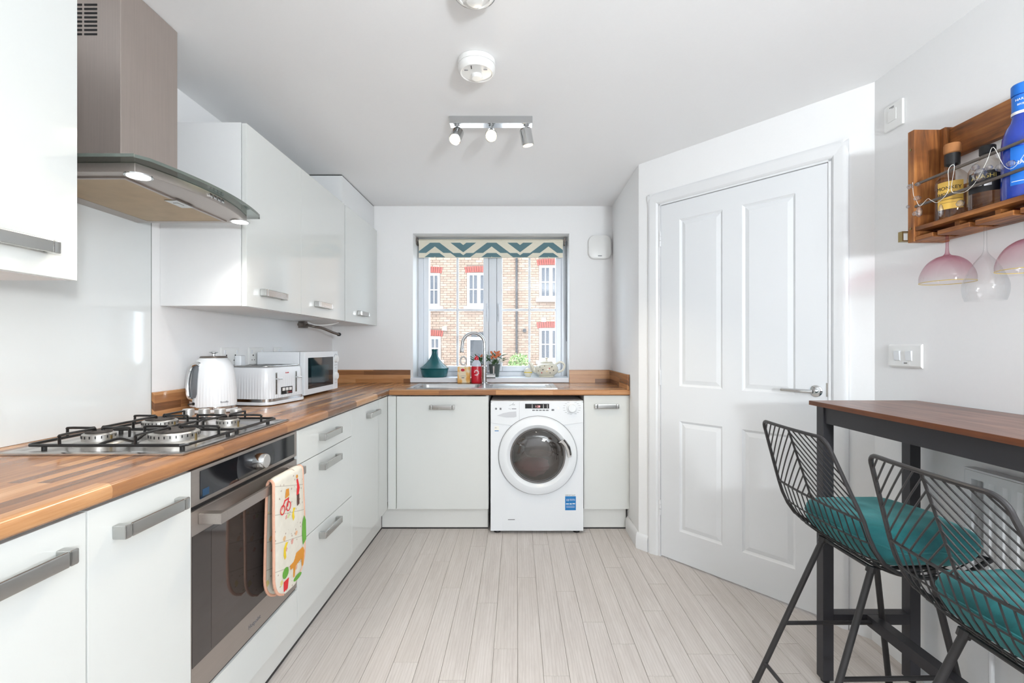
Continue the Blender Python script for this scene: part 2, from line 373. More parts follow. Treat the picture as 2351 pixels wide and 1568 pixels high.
# ------------------------------------------------------------------ setting: room shell
XL, XR, YB, YR, H = -1.435, 1.475, 3.68, -2.2, 2.297
A = Vector((0.73, 2.842, 0)); B = Vector((XR, 1.954, 0)); D = (B-A).normalized(); NRM = Vector((D.y, -D.x, 0)); LEN = (B-A).length
def pw(t, n, z): return (A.x+D.x*t+NRM.x*n, A.y+D.y*t+NRM.y*n, z)
def wbox(mb, t0, t1, n0, n1, z0, z1):
    return mb.add([pw(t0, n0, z0), pw(t1, n0, z0), pw(t1, n1, z0), pw(t0, n1, z0), pw(t0, n0, z1), pw(t1, n0, z1), pw(t1, n1, z1), pw(t0, n1, z1)],
        [(0, 3, 2, 1), (4, 5, 6, 7), (0, 1, 5, 4), (1, 2, 6, 5), (2, 3, 7, 6), (3, 0, 4, 7)])
def struct(name, mb, mat, parent=None, **kw): return obj(name, mb, mat, parent, kind='structure' if parent is None else None, **kw)
fl = struct('floor', MB().box(XL-0.1, XR+0.1, YR-0.1, YB+0.1, -0.08, -0.004), 'floorbase')
PL = {}
for L in (0.55, 0.85, 1.15):
    PL[L] = mesh('plank', MB().box(-0.0469, 0.0469, 0, L-0.0012, -0.004, 0), 'plank', bevel=0.0006, seg=1)
for i in range(-10, 16):
    x = i*0.095+0.05
    if x > XR+0.02: continue
    y = YR-random.random()*0.8
    ymax = 3.2 if x < 0.80 else min(3.2, 2.86-(x-0.73)*1.19+0.06)
    if x > 1.42: ymax = 2.02
    while y < ymax:
        L = random.choice((0.55, 0.85, 0.85, 1.15))
        if y+L > ymax+0.5: L = 0.55
        if y+L > YR:
            o = bpy.data.objects.new('plank', PL[L]); C.objects.link(o); o.parent = fl; o.location = (x, y, 0)
        y += L
struct('ceiling', MB().box(XL-0.1, XR+0.1, YR-0.1, YB+0.3, H, H+0.12), 'ceiling')
struct('wall_left', MB().box(XL-0.12, XL, YR-0.1, YB+0.3, 0, H), 'wall')
WX0, WX1, WZ0, WZ1 = -0.8085, 0.406, 0.95, 2.0845
struct('wall_back', MB().box(XL, WX0, YB, YB+0.3, 0, H).box(WX1, 0.95, YB, YB+0.3, 0, H).box(WX0, WX1, YB, YB+0.3, 0, WZ0).box(WX0, WX1, YB, YB+0.3, WZ1, H), 'wall')
struct('wall_side', MB().prism([(0.739, YB), (0.73, 2.842), (0.83, 2.842), (0.84, YB)], lambda u, v, h: (u, v, h), 0, H), 'wall')
T0, T1, DZ = 0.138, 1.004, 2.026
w = MB(); wbox(w, 0, T0, -0.1, 0, 0, H); wbox(w, T1, LEN, -0.1, 0, 0, H); wbox(w, T0, T1, -0.1, 0, DZ, H)
struct('wall_angled', w, 'wall')
struct('wall_right', MB().box(XR, XR+0.12, YR-0.1, B.y, 0, H), 'wall')
struct('wall_rear', MB().box(XL-0.1, XR+0.1, YR-0.12, YR, 0, H), 'wall')
# skirting
def skirt(t0, t1, fn, hgt=0.092, th=0.016):
    prof = [(0, 0), (th, 0), (th, hgt-0.03), (th*0.75, hgt-0.014), (th*0.4, hgt-0.004), (0, hgt)]
    return MB().prism(prof, fn, t0, t1)
struct('baseboard_side', skirt(2.835, 3.12, lambda u, v, h: (0.7305-u, h, v)), 'trim')
struct('baseboard_angled', skirt(-0.01, 0.07, lambda u, v, h: pw(h, u, v)), 'trim')
struct('baseboard_corner', skirt(1.075, LEN+0.005, lambda u, v, h: pw(h, u, v)), 'trim')
struct('baseboard_right', skirt(YR, B.y, lambda u, v, h: (XR-u, h, v)), 'trim')
# door in the angled wall
tr = thing('trim_1', None, None, pw(0.57, 0, 0), world=True, kind='structure')
prof = [(0, 0), (0.066, 0), (0.066, 0.010), (0.058, 0.016), (0.045, 0.018), (0.025, 0.013), (0.012, 0.012), (0.004, 0.006)]
obj('jamb_moulding', MB().prism(prof, lambda u, v, h: pw(T0-u, v, h), 0.0, DZ+0.066), 'trim', tr)
obj('jamb_moulding', MB().prism(prof, lambda u, v, h: pw(T1+u, v, h), 0.0, DZ+0.066), 'trim', tr)
obj('head_moulding', MB().prism(prof, lambda u, v, h: pw(h, v+0.0004, DZ+u), T0-0.066, T1+0.066), 'trim', tr)
w = MB(); wbox(w, T0, T0+0.011, -0.09, 0.004, 0, DZ); wbox(w, T1-0.011, T1, -0.09, 0.004, 0, DZ); wbox(w, T0, T1, -0.09, 0.004, DZ-0.009, DZ)
obj('door_lining', w, 'trim', tr)
dr = thing('door_1', None, None, pw(0.57, 0, 0), world=True, kind='structure')
d0, d1, dz0, dz1 = 0.1515, 0.9905, 0.008, 2.014
P = [(0.269, 0.514, 0.985, 1.914), (0.615, 0.859, 0.985, 1.914), (0.269, 0.514, 0.178, 0.792), (0.615, 0.859, 0.178, 0.792)]
w = MB(); wbox(w, d0, d1, -0.045, -0.012, dz0, dz1)
for t0, t1, z0, z1 in ((d0, 0.269, dz0, dz1), (0.514, 0.615, dz0, dz1), (0.859, d1, dz0, dz1)) + tuple((a, b, z0, z1) for a, b in ((0.269, 0.514), (0.615, 0.859)) for z0, z1 in ((dz0, 0.178), (0.792, 0.985), (1.914, dz1))):
    wbox(w, t0, t1, -0.012, -0.001, z0, z1)
obj('door_slab', w, 'door', dr, smooth=False)
for t0, t1, z0, z1 in P:
    rings = []
    for ins, n in ((0, -0.001), (0.005, -0.006), (0.012, -0.0105), (0.034, -0.004), (0.036, -0.004)):
        rings.append([pw(a, n, b) for a, b in ((t0+ins, z0+ins), (t1-ins, z0+ins), (t1-ins, z1-ins), (t0+ins, z1-ins))])
    m = MB().loft(rings, caps=False); k = len(m.v); m.f.append((k-4, k-3, k-2, k-1)); obj('door_panel', m, 'door', dr, smooth=False)
hm = MB().lathe([(0.026, 0), (0.026, 0.006), (0.022, 0.009), (0.011, 0.010), (0.010, 0.035), (0.012, 0.05)], 24)
hm.xf(lambda x, y, z: pw(0.945+x, z-0.001, 1.007+y))
ho = obj('door_handle', hm, 'chrome', dr)
obj('lever', MB().tube([pw(0.945, 0.046, 1.007), pw(0.93, 0.05, 1.007), pw(0.88, 0.05, 1.007), pw(0.815, 0.047, 1.008)], [0.0095, 0.0092, 0.0088, 0.008], 12), 'chrome', ho)
w = MB(); wbox(w, 0.984, 0.9925, -0.02, 0.001, 0.985, 1.045); obj('latch_plate', w, 'nickel', dr)
for z in (0.24, 0.985, 1.78):
    obj('hinge', MB().tube([pw(0.149, 0.004, z), pw(0.149, 0.004, z+0.032)], 0.006, 8).tube([pw(0.149, 0.004, z+0.034), pw(0.149, 0.004, z+0.058)], 0.0055, 8).tube([pw(0.149, 0.004, z+0.06), pw(0.149, 0.004, z+0.085)], 0.006, 8), 'trim', dr)

# window in the back wall
wn = thing('window_1', None, None, (-0.2, 3.9, 0.965), world=True, kind='structure')
Y0, Y1 = 3.875, 3.945
fz0, fz1 = 0.965, 2.078
def frame(x0, x1, z0, z1, wd, y0, y1, wb=None, wt=None):
    wb = wb or wd; wt = wt or wd
    return MB().box(x0, x0+wd, y0, y1, z0, z1).box(x1-wd, x1, y0, y1, z0, z1).box(x0+wd, x1-wd, y0, y1, z0, z0+wb).box(x0+wd, x1-wd, y0, y1, z1-wt, z1)
fr = frame(-0.8085, 0.406, fz0, fz1, 0.045, Y0, Y1, 0.036).box(-0.229, -0.166, Y0-0.002, Y1, fz0+0.036, fz1-0.045)
obj('window_frame', fr, 'pvc', wn, bevel=0.004)
for x0, x1, hx in ((-0.7625, -0.231, -0.24), (-0.164, 0.36, -0.15)):
    s_ = obj('sash', frame(x0, x1, fz0+0.038, fz1-0.047, 0.044, Y0-0.012, Y1-0.01), 'pvc', wn, bevel=0.006)
    xm = (x0+x1)/2+(0.008 if x0 < -0.5 else 0.004)
    obj('glazing_bar', MB().box(xm-0.009, xm+0.009, Y0+0.012, Y0+0.03, fz0+0.08, fz1-0.09), 'pvc', s_, bevel=0.004)
    obj('glazing_bar', MB().box(x0+0.04, xm-0.009, Y0+0.013, Y0+0.029, 1.507-0.009, 1.507+0.009).box(xm+0.009, x1-0.04, Y0+0.013, Y0+0.029, 1.507-0.009, 1.507+0.009), 'pvc', s_, bevel=0.004)
    obj('pane', MB().box(x0+0.036, x1-0.036, Y0+0.031, Y0+0.037, fz0+0.075, fz1-0.085), 'pane', s_)
    hd = obj('window_handle', MB().box(hx-0.011, hx+0.011, Y0-0.026, Y0-0.012, 1.46, 1.56), 'pvc', s_, bevel=0.005)
    obj('lever', MB().tube(curve([(hx, Y0-0.03, 1.545), (hx+0.003, Y0-0.045, 1.53), (hx+0.006, Y0-0.046, 1.46), (hx+0.006, Y0-0.04, 1.41)], 5), 0.0075, 8), 'pvc', hd)
    obj('lock_button', MB().lathe([(0.005, 0), (0.005, 0.004)], 10, (hx, Y0-0.027, 1.515), 'y'), 'nickel', hd)
struct('trim_2', MB().box(-0.825, 0.403, 3.655, Y0+0.004, 0.928, 0.966), 'pvc', bevel=0.006, label=None)

# ------------------------------------------------------------------ outside, across the street
YO = 15.0
def ex(px): return (px-1187)/72.5
def ez(py): return 1.205+(796-py)/72.5
struct('ground', MB().box(-14, 14, 4.0, 22, -0.3, -0.12), 'asphalt')
hs = thing('house', 'buff brick terraced house with red brick window arches across the street', 'house', (0, YO, -0.12))
obj('wall', MB().box(-9, 9, YO+0.01, YO+0.3, -0.12, 7.5), 'mortar', hs)
HW = [(959, 1010, 628, 703), (1073, 1126, 627, 702), (1238, 1291, 610, 685), (1238, 1291, 754, 827), (962, 1012, 773, 826)]
HD = (1073, 1123, 774, 883)
holes = [(ex(a)-0.02, ex(b)+0.02, ez(d)-0.02, ez(c)+0.19) for a, b, c, d in HW]+[(ex(HD[0]), ex(HD[1]), -1, ez(HD[2]))]
bk = MB(); row = 0; z = -0.1
while z < 6.6:
    x = -7.5+(0.1125 if row % 2 else 0)
    while x < 7.5:
        j = random.uniform(0, 0.004); segs = [(x, x+0.2135)]
        for a, b, c, d in holes:
            if c < z+0.064 and z < d:
                segs = [q for u, v in segs for q in (((u, v),) if (v <= a or u >= b) else ((u, a), (b, v))) if q[1]-q[0] > 0.02]
        for u, v in segs: bk.box(u, v, YO-0.006-j, YO+0.012, z, z+0.0645)
        x += 0.225
    z += 0.075; row += 1
obj('brickwork', bk, 'brick', hs, kind='stuff', smooth=False)
for a, b, c, d in HW:
    x0, x1, z1, z0 = ex(a), ex(b), ez(c), ez(d)
    f = frame(x0, x1, z0, z1, 0.07, YO-0.03, YO+0.02); xm = (x0+x1)/2
    f.box(xm-0.05, xm+0.05, YO-0.03, YO+0.02, z0+0.07, z1-0.07)
    for q0, q1 in ((x0+0.07, xm-0.05), (xm+0.05, x1-0.07)):
        q = (q0+q1)/2; f.box(q-0.012, q+0.012, YO-0.02, YO+0.0, z0+0.07, z1-0.07).box(q0, q-0.012, YO-0.02, YO, (z0+z1)/2-0.012, (z0+z1)/2+0.012).box(q+0.012, q1, YO-0.02, YO, (z0+z1)/2-0.012, (z0+z1)/2+0.012)
    wf = obj('window', f, 'pvc', hs, smooth=False)
    obj('pane', MB().box(x0+0.06, x1-0.06, YO+0.0, YO+0.008, z0+0.06, z1-0.06), 'farpane', wf)
    arch = MB()
    for k in range(12):
        t = (k+0.5)/12; xx = x0-0.06+(x1-x0+0.12)*t; u = 2*t-1; zz = z1+0.03*(1-u*u); hw = (x1-x0+0.12)/24-0.006
        tl = u*0.035; arch.add([(xx-hw, YO-0.02, zz), (xx+hw, YO-0.02, zz), (xx+hw+tl, YO-0.02, zz+0.19), (xx-hw+tl, YO-0.02, zz+0.19), (xx-hw, YO, zz), (xx+hw, YO, zz), (xx+hw+tl, YO, zz+0.19), (xx-hw+tl, YO, zz+0.19)],
            [(0, 1, 2, 3), (7, 6, 5, 4), (0, 4, 5, 1), (1, 5, 6, 2), (2, 6, 7, 3), (3, 7, 4, 0)])
    obj('brick_arch', arch, 'redbrick', hs, smooth=False)
    obj('window_sill', MB().box(x0-0.1, x1+0.1, YO-0.09, YO, z0-0.11, z0-0.01), 'pvc', hs)
x0, x1, z1 = ex(HD[0]), ex(HD[1]), ez(HD[2])
do = obj('door', MB().box(x0+0.09, x1-0.09, YO-0.02, YO+0.02, -0.1, z1-0.09), 'blackglass', hs)
f = frame(x0, x1, -0.11, z1, 0.09, YO-0.04, YO+0.03); obj('door_frame', f, 'pvc', do, smooth=False)
g = MB()
for i in range(2):
    for j in range(4): g.add(*(lambda b: (b.v, b.f))(MB().box(x0+0.13+i*0.23, x0+0.31+i*0.23, YO-0.035, YO-0.02, 0.15+j*0.4, 0.47+j*0.4)))
obj('door_panels', g, 'blackglass', do)
obj('drainpipe', MB().tube([(ex(1186), YO-0.06, ez(812)), (ex(1186), YO-0.06, 6.6)], 0.034, 10), 'wire', hs)
obj('vent', MB().box(ex(1243), ex(1253), YO-0.04, YO, ez(739), ez(729)).box(ex(1245), ex(1251), YO-0.05, YO-0.04, ez(737), ez(731)), 'pvc', hs)
obj('vent', MB().box(ex(1017), ex(1026), YO-0.08, YO, ez(759), ez(750)), 'pvc', hs)
obj('boiler_flue', MB().lathe([(0.055, 0), (0.06, 0.02), (0.06, 0.16), (0.04, 0.165)], 16, (ex(1204), YO-0.012, ez(759)), 'y'), 'wire', hs)
# clipped bush
bu = thing('bush', 'round pale green bush standing below the drainpipe outside', 'bush', (ex(1192), YO-0.6, -0.12))
lv = MB(); cx, cy, cz = ex(1192), YO-0.55, 0.62
for k in range(900):
    th = random.uniform(0, 2*pi); ph = math.acos(random.uniform(-1, 1)); r = random.uniform(0.22, 0.36)
    p = Vector((cx+r*1.0*sin(ph)*cos(th), cy+r*sin(ph)*sin(th), cz+r*1.15*cos(ph)))
    a = Vector((random.gauss(0, 1), random.gauss(0, 1), random.gauss(0, 1))).normalized(); b = a.orthogonal()
    q = random.uniform(0.025, 0.05); lv.add([p-a*q, p+b*q*0.5, p+a*q, p-b*q*0.5], [(0, 1, 2, 3)])
def leafm():
    t = NT('bush_leaf'); g = t.n('ShaderNodeNewGeometry'); t.base(t.ramp(g.outputs['Random Per Island'], [(0, lin((60, 92, 40))), (0.5, lin((104, 138, 70))), (1, lin((176, 188, 136)))]), 0.6); return t.m
M['bushleaf'] = leafm()
obj('leaves', lv, 'bushleaf', bu, kind='stuff', smooth=False)
obj('trunk', MB().tube([(cx, cy, -0.12), (cx+0.02, cy, 0.2), (cx, cy, 0.5)], [0.04, 0.03, 0.02], 8), 'terracotta', bu)
# parked car, only its roof shows above the sill
cr = thing('car', 'blue car parked in front of the house across the street', 'car', (-2.0, 12.2, -0.12))
body = [(-1.9, 0.35), (-1.95, 0.75), (-1.1, 0.92), (-0.7, 0.95), (0.9, 0.98), (1.75, 0.86), (1.95, 0.6), (1.9, 0.35)]
X0 = -3.33
obj('body', MB().prism([(u*0.9, v*0.86-0.12) for u, v in body], lambda u, v, h: (X0+u, h, v), 11.4, 12.9), 'carblue', cr, bevel=0.05)
roof = [(-0.95, 0.9), (-0.45, 1.3), (0.35, 1.34), (1.0, 0.94)]
cb = obj('cabin', MB().prism([(u*0.9, v*0.86-0.14) for u, v in roof], lambda u, v, h: (X0+u, h, v), 11.5, 12.8), 'blackglass', cr, bevel=0.05)
obj('roof_panel', MB().box(X0-0.42, X0+0.34, 11.52, 12.78, 0.985, 1.012), 'carblue', cb, bevel=0.02)
for dx in (-1.15, 1.15):
    for yy in (11.42, 12.7):
        obj('wheel', MB().lathe([(0.16, 0), (0.29, 0.01), (0.31, 0.05), (0.31, 0.15), (0.29, 0.19), (0.16, 0.2)], 24, (X0+dx, yy+0.19, 0.19), 'y'), 'rubber', cr)
# ------------------------------------------------------------------ kitchen units
DX = -0.844      # face of the left-hand doors
def bar_x(y0, y1, z0, z1, x, parent, d=0.03, mat='nickel'):
    m = MB().box(x, x+d, y0, y0+0.018, z0, z1).box(x, x+d, y1-0.018, y1, z0, z1).box(x+d-0.008, x+d, y0+0.018, y1-0.018, z0, z1)
    return obj('handle', m, mat, parent, bevel=0.0035)
def bar_y(x0, x1, z0, z1, y, parent, d=0.03, mat='nickel'):
    m = MB().box(x0, x0+0.018, y-d, y, z0, z1).box(x1-0.018, x1, y-d, y, z0, z1).box(x0+0.018, x1-0.018, y-d, y-d+0.008, z0, z1)
    return obj('handle', m, mat, parent, bevel=0.0035)
BT, BB = 0.882, 0.146     # top and bottom of the base doors
def carc(mb, x0, x1, y0, y1, z0, z1, open_axis):
    """a five-sided cabinet box, open at the front"""
    t = 0.018
    mb.box(x0, x1, y0, y1, z0, z0+t).box(x0, x1, y0, y1, z1-t, z1)
    if open_axis == 'x': mb.box(x0, x1, y0, y0+t, z0+t, z1-t).box(x0, x1, y1-t, y1, z0+t, z1-t).box(x0, x0+0.008, y0+t, y1-t, z0+t, z1-t)
    else: mb.box(x0, x0+t, y0, y1, z0+t, z1-t).box(x1-t, x1, y0, y1, z0+t, z1-t).box(x0+t, x1-t, y1-0.008, y1, z0+t, z1-t)
    return mb
def base_left(y0, y1, label, hy=None):
    t = thing('base_cabinet', label, 'cabinet', (-1.14, (y0+y1)/2, 0), group='base cabinets')
    obj('carcass', carc(MB(), XL+0.03, DX-0.021, y0+0.0005, y1-0.0005, BB, 0.888, 'x'), 'carcass', t, smooth=False)
    d = obj('door', MB().box(DX-0.02, DX, y0+0.0018, y1-0.0018, BB, BT), 'gloss', t, bevel=0.0015)
    h = hy or (y0+y1)/2+0.005
    bar_x(h-0.098, h+0.098, 0.802, 0.832, DX, d)
    return t
base_left(0.63, 0.930, 'white gloss base cabinet at the near end, bar handle cut by the picture edge')
base_left(0.930, 1.229, 'white gloss base cabinet with a steel bar handle directly left of the oven')
t = base_left(2.423, 2.879, 'white gloss base cabinet between the drawers and the inner corner', 2.75)
obj('filler_post', MB().box(DX-0.02, DX-0.0005, 2.881, 3.0895, BB, BT), 'gloss', t, bevel=0.001)
# drawers
t = thing('drawer_unit', 'white gloss three-drawer base unit right of the oven', 'drawers', (-1.14, 2.12, 0))
obj('carcass', carc(MB(), XL+0.03, DX-0.021, 1.8225, 2.4225, BB, 0.888, 'x'), 'carcass', t, smooth=False)
for z0, z1, hz in ((0.7505, BT, 0.803), (0.4445, 0.7475, 0.678), (BB, 0.4415, 0.385)):
    d = obj('drawer', MB().box(DX-0.02, DX, 1.8238, 2.4212, z0, z1), 'gloss', t, bevel=0.0015)
    bar_x(2.018, 2.218, hz, hz+0.03, DX, d)
# oven housing panel + plinths
t = thing('oven_housing', 'white gloss panel housing under the built-in oven', 'cabinet', (-1.14, 1.525, 0))
obj('carcass', MB().box(XL+0.03, DX-0.021, 1.2295, 1.245, BB, 0.888).box(XL+0.03, DX-0.021, 1.806, 1.8215, BB, 0.888).box(XL+0.03, DX-0.021, 1.245, 1.806, BB, 0.165), 'carcass', t, smooth=False)
obj('panel', MB().box(DX-0.02, DX, 1.2308, 1.8202, BB, 0.272), 'gloss', t, bevel=0.0015)
def plinth(label, mb, strip):
    t = thing('plinth', label, 'plinth', mb.v[0][:2]+(0,)); obj('board', mb, 'plinth', t, bevel=0.001); obj('seal_strip', strip, 'wire', t)
plinth('white plinth running under the left-hand base units', MB().box(-0.915, -0.897, 0.63, 3.139, 0.008, BB-0.002), MB().box(-0.9155, -0.8945, 0.63, 3.139, 0.0, 0.008))
plinth('white plinth under the sink cabinet left of the washing machine', MB().box(-0.895, -0.193, 3.142, 3.16, 0.008, BB-0.002), MB().box(-0.893, -0.193, 3.1395, 3.1605, 0, 0.008))
plinth('white plinth under the narrow cabinet right of the washing machine', MB().box(0.44, 0.722, 3.142, 3.16, 0.008, BB-0.002), MB().box(0.44, 0.722, 3.1395, 3.1605, 0, 0.008))
# back run
t = thing('base_cabinet', 'wide white gloss sink cabinet left of the washing machine', 'cabinet', (-0.49, 3.38, 0), group='base cabinets')
obj('carcass', carc(MB(), -0.842, -0.186, 3.111, 3.64, BB, 0.74, 'y').box(-0.204, -0.186, 3.111, 3.64, 0.74, 0.888).box(-0.842, -0.824, 3.111, 3.64, 0.74, 0.888).box(-0.202, -0.19, 3.17, 3.6, 0.0, BB), 'carcass', t, smooth=False)
obj('filler_post', MB().box(-0.8425, -0.789, 3.0905, 3.11, BB, BT), 'gloss', t, bevel=0.001)
d = obj('door', MB().box(-0.785, -0.187, 3.09, 3.11, BB, BT), 'gloss', t, bevel=0.0015)
bar_y(-0.566, -0.404, 0.797, 0.827, 3.09, d)
t = thing('base_cabinet', 'narrow white gloss base cabinet in the corner right of the washing machine', 'cabinet', (0.585, 3.38, 0), group='base cabinets')
obj('carcass', carc(MB(), 0.4365, 0.731, 3.111, 3.64, BB, 0.888, 'y'), 'carcass', t, smooth=False)
d = obj('door', MB().box(0.436, 0.7315, 3.09, 3.11, BB, BT+0.004), 'gloss', t, bevel=0.0015)
bar_y(0.504, 0.661, 0.803, 0.833, 3.09, d)
obj('grip_plate', MB().box(0.523, 0.642, 3.0875, 3.0895, 0.806, 0.83), 'chrome', d)  # chrome plate set behind the bar handle
# wall units
UX, UB, UT = -1.087, 1.368, 2.104
def wall_unit(name, y0, y1, label, hy):
    t = thing(name, label, 'cabinet', (XL+0.16, (y0+y1)/2, UB), group='wall cabinets')
    obj('carcass', MB().box(XL+0.001, UX-0.023, y0+0.0005, y1-0.0005, UB+0.001, UT+0.003), 'carcass', t, bevel=0.001)
    d = obj('door', MB().box(UX-0.02, UX, y0+0.0015, y1-0.0015, UB, UT), 'gloss', t, bevel=0.0015)
    bar_x(hy-0.098, hy+0.098, 1.42, 1.45, UX, d, 0.028)
    return t
wall_unit('wall_cabinet', 0.674, 1.1735, 'white gloss wall cabinet at the near end, left of the extractor hood', 1.005)
wall_unit('wall_cabinet', 1.904, 2.387, 'white gloss wall cabinet next to the hood, its bare end panel facing the room', 2.10)
wall_unit('wall_cabinet', 2.387, 2.985, 'white gloss wall cabinet between its twin and the taller boiler cabinet', 2.64)
t = wall_unit('boiler_cabinet', 3.003, 3.676, 'tall white boiler cabinet reaching the ceiling in the back left corner', 3.32)
obj('top_panel', MB().box(UX-0.042, UX-0.022, 3.003, 3.676, UT+0.004, 2.289).box(XL+0.002, UX-0.042, 3.003, 3.02, UT+0.004, 2.289), 'carcass', t, smooth=False)
obj('gap_strip', MB().box(XL+0.002, UX-0.026, 3.01, 3.676, 2.2892, 2.2965), 'wire', t)
obj('side_strip', MB().box(UX-0.02, UX-0.012, 2.9875, 3.0025, UB, UT), 'wire', t)
pp = thing('boiler_pipe', 'bent grey copper boiler pipe with valve under the boiler cabinet', 'pipe', (-1.25, 3.0, 1.3))
obj('pipe', MB().tube(curve([(-1.36, 3.03, 1.345), (-1.3, 3.03, 1.335), (-1.27, 3.1, 1.325), (-1.24, 3.2, 1.3), (-1.225, 3.26, 1.29)], 6), 0.0085, 10), 'steelrod', pp)
obj('valve', MB().box(-1.385, -1.345, 3.0, 3.05, 1.325, 1.366).lathe([(0.012, 0), (0.016, 0.01), (0.012, 0.03)], 12, (-1.365, 3.0, 1.345), 'y'), 'steelrod', pp)
obj('cable', MB().tube(curve([(-1.33, 3.01, 1.361), (-1.28, 3.02, 1.343), (-1.2, 3.05, 1.348), (-1.16, 3.08, 1.362)], 6), 0.004, 6), 'plastic', pp)
obj('pipe_end', MB().lathe([(0.012, 0), (0.012, 0.022)], 12, (-1.227, 3.275, 1.29), 'y'), 'rubber', pp)

# worktops
def wt(y): pass
arc_ = [(0.012*(1-cos(a)), 0.012*(1-sin(a))) for a in [pi/2*k/5 for k in range(6)]]
nose = [(-1.4345, 0.889)]+[(-0.83-v, 0.889+u) for u, v in reversed([(q, p) for p, q in arc_])]+[(-0.83-p, 0.925-q) for p, q in arc_]+[(-1.4345, 0.925)]
t = thing('worktop', 'butcher-block worktop along the left wall carrying the hob', 'worktop', (-1.13, 2.1, 0.889))
obj('slab', MB().prism(nose, lambda u, v, h: (u, h, v), 0.62, 3.6795), 'wt_left', t)
t = thing('worktop', 'butcher-block worktop under the window carrying the sink', 'worktop', (-0.05, 3.38, 0.889))
pf = [(3.2, 0.889), (3.081, 0.889), (3.0755, 0.8915), (3.073, 0.897), (3.073, 0.915), (3.0755, 0.9215), (3.083, 0.925), (3.2, 0.925)]
m = MB().prism(pf, lambda u, v, h: (h, u, v), -0.8298, 0.7335)
m.box(-0.8298, -0.70, 3.2, 3.5, 0.889, 0.925).box(-0.26, 0.7335, 3.2, 3.5, 0.889, 0.925).box(-0.8298, 0.7335, 3.5, 3.6795, 0.889, 0.925)
obj('slab', m, 'wt_back', t, smooth=False)
def upstand(label, mb, mat):
    t = thing('upstand', label, 'upstand', mb.v[0], group='wooden upstands'); obj('board', mb, mat, t, bevel=0.0012)
upstand('wooden upstand on the left wall behind kettle and toaster', MB().box(XL+0.0005, XL+0.018, 1.852, 3.661, 0.9255, 1.026), 'wt_left')
upstand('wooden upstand on the back wall between microwave and window', MB().box(XL+0.0005, -0.826, 3.662, 3.6795, 0.9255, 1.026), 'wt_back')
upstand('wooden upstand on the back wall right of the window', MB().box(0.4045, 0.716, 3.662, 3.6795, 0.9255, 1.026), 'wt_back')
upstand('wooden upstand on the short side wall at the right worktop end', MB().box(0.7165, 0.7295, 3.075, 3.6795, 0.9255, 1.024), 'wt_left')
# glass splashback
t = thing('splashback', 'pale glass splashback behind the gas hob', 'splashback', (XL+0.005, 1.4, 0.926))
obj('sheet', MB().box(XL+0.0005, XL+0.007, 1.0, 1.85, 0.9257, 1.69), plain('splashback_glass', (222, 226, 226), 0.04, var=0.003, spec=0.7), t, bevel=0.001)
obj('edge_band', MB().box(XL+0.0005, XL+0.0075, 1.8502, 1.8514, 0.9257, 1.69), 'canopyedge', t)

# ------------------------------------------------------------------ extractor hood
t = thing('extractor_hood', 'brushed steel chimney hood with curved glass canopy above the hob', 'hood', (-1.2, 1.525, 1.672))
ch = obj('chimney', MB().box(XL+0.002, -1.177, 1.4076, 1.6444, 1.706, 2.2955), 'steel', t, bevel=0.003)
sl = MB()
for k in range(8):
    for x0 in (-1.33, -1.285):
        sl.box(x0, x0+0.038, 1.4066, 1.4082, 2.13+k*0.0125, 2.136+k*0.0125)
obj('vent_slots', sl, 'dark', ch)
n = 20; front = []
for k in range(n+1):
    y = 1.226+0.597*k/n; u = (y-1.5245)/0.2985
    front.append((-0.938-0.046*u*u-(0.012 if k in (0, n) else 0), y))
poly = [(XL+0.004, 1.226)]+front+[(XL+0.004, 1.823)]
obj('canopy', MB().prism(poly, lambda u, v, h: (u, v, h), 1.6965, 1.7045), 'canopy', t, smooth=False)
ed = MB()
inner = [(x-0.0015, y) for x, y in front]
obj('canopy_edge', MB().prism(front+list(reversed(inner)), lambda u, v, h: (u+0.0018, v, h), 1.6963, 1.7047).box(XL+0.004, -0.99, 1.2245, 1.226, 1.6963, 1.7047).box(XL+0.004, -0.99, 1.823, 1.8245, 1.6963, 1.7047), 'canopyedge', t)
bf = [(-0.972-0.046*u*u, 1.5245+0.262*u) for u in [k/8-1 for k in range(17)]]
obj('body', MB().prism([(XL+0.003, 1.2625)]+bf+[(XL+0.003, 1.7865)], lambda u, v, h: (u, v, h), 1.671, 1.6958), 'steelh', t, bevel=0.002)
bo = obj('grease_filter', MB().box(-1.36, -1.085, 1.31, 1.745, 1.6675, 1.6708), 'filter', t, bevel=0.001)
obj('filter_rim', frame(-1.37, -1.075, 1.3, 1.755, 0.01, 0, 1).xf(lambda x, y, z: (x, z, 1.667+y*0.004)), 'steelh', bo)
obj('latch', MB().box(-1.11, -1.07, 1.49, 1.57, 1.6645, 1.6675).box(-1.1, -1.085, 1.515, 1.545, 1.6635, 1.6646), 'nickel', bo, bevel=0.001)
for y in (1.29, 1.762):
    l = obj('downlight', MB().lathe([(0.033, 0), (0.033, 0.003), (0.028, 0.0035)], 24, (-1.03, y, 1.6676)), 'chrome', t)
    obj('lens', MB().lathe([(0.027, 0), (0.027, 0.002)], 24, (-1.03, y, 1.6662)), 'led', l)
    lamp('hood_light', 'SPOT', (-1.03, y, 1.66), 5, (1, 0.97, 0.93), (0, 0, 0), spot_size=radians(125), spot_blend=0.9, shadow_soft_size=0.025)
for k in range(4):
    y = 1.50+k*0.02; u = (y-1.5245)/0.262
    obj('button', MB().box(-0.9722-0.046*u*u, -0.967-0.046*u*u, y-0.007, y+0.007, 1.678, 1.69), 'chrome', t, bevel=0.001)

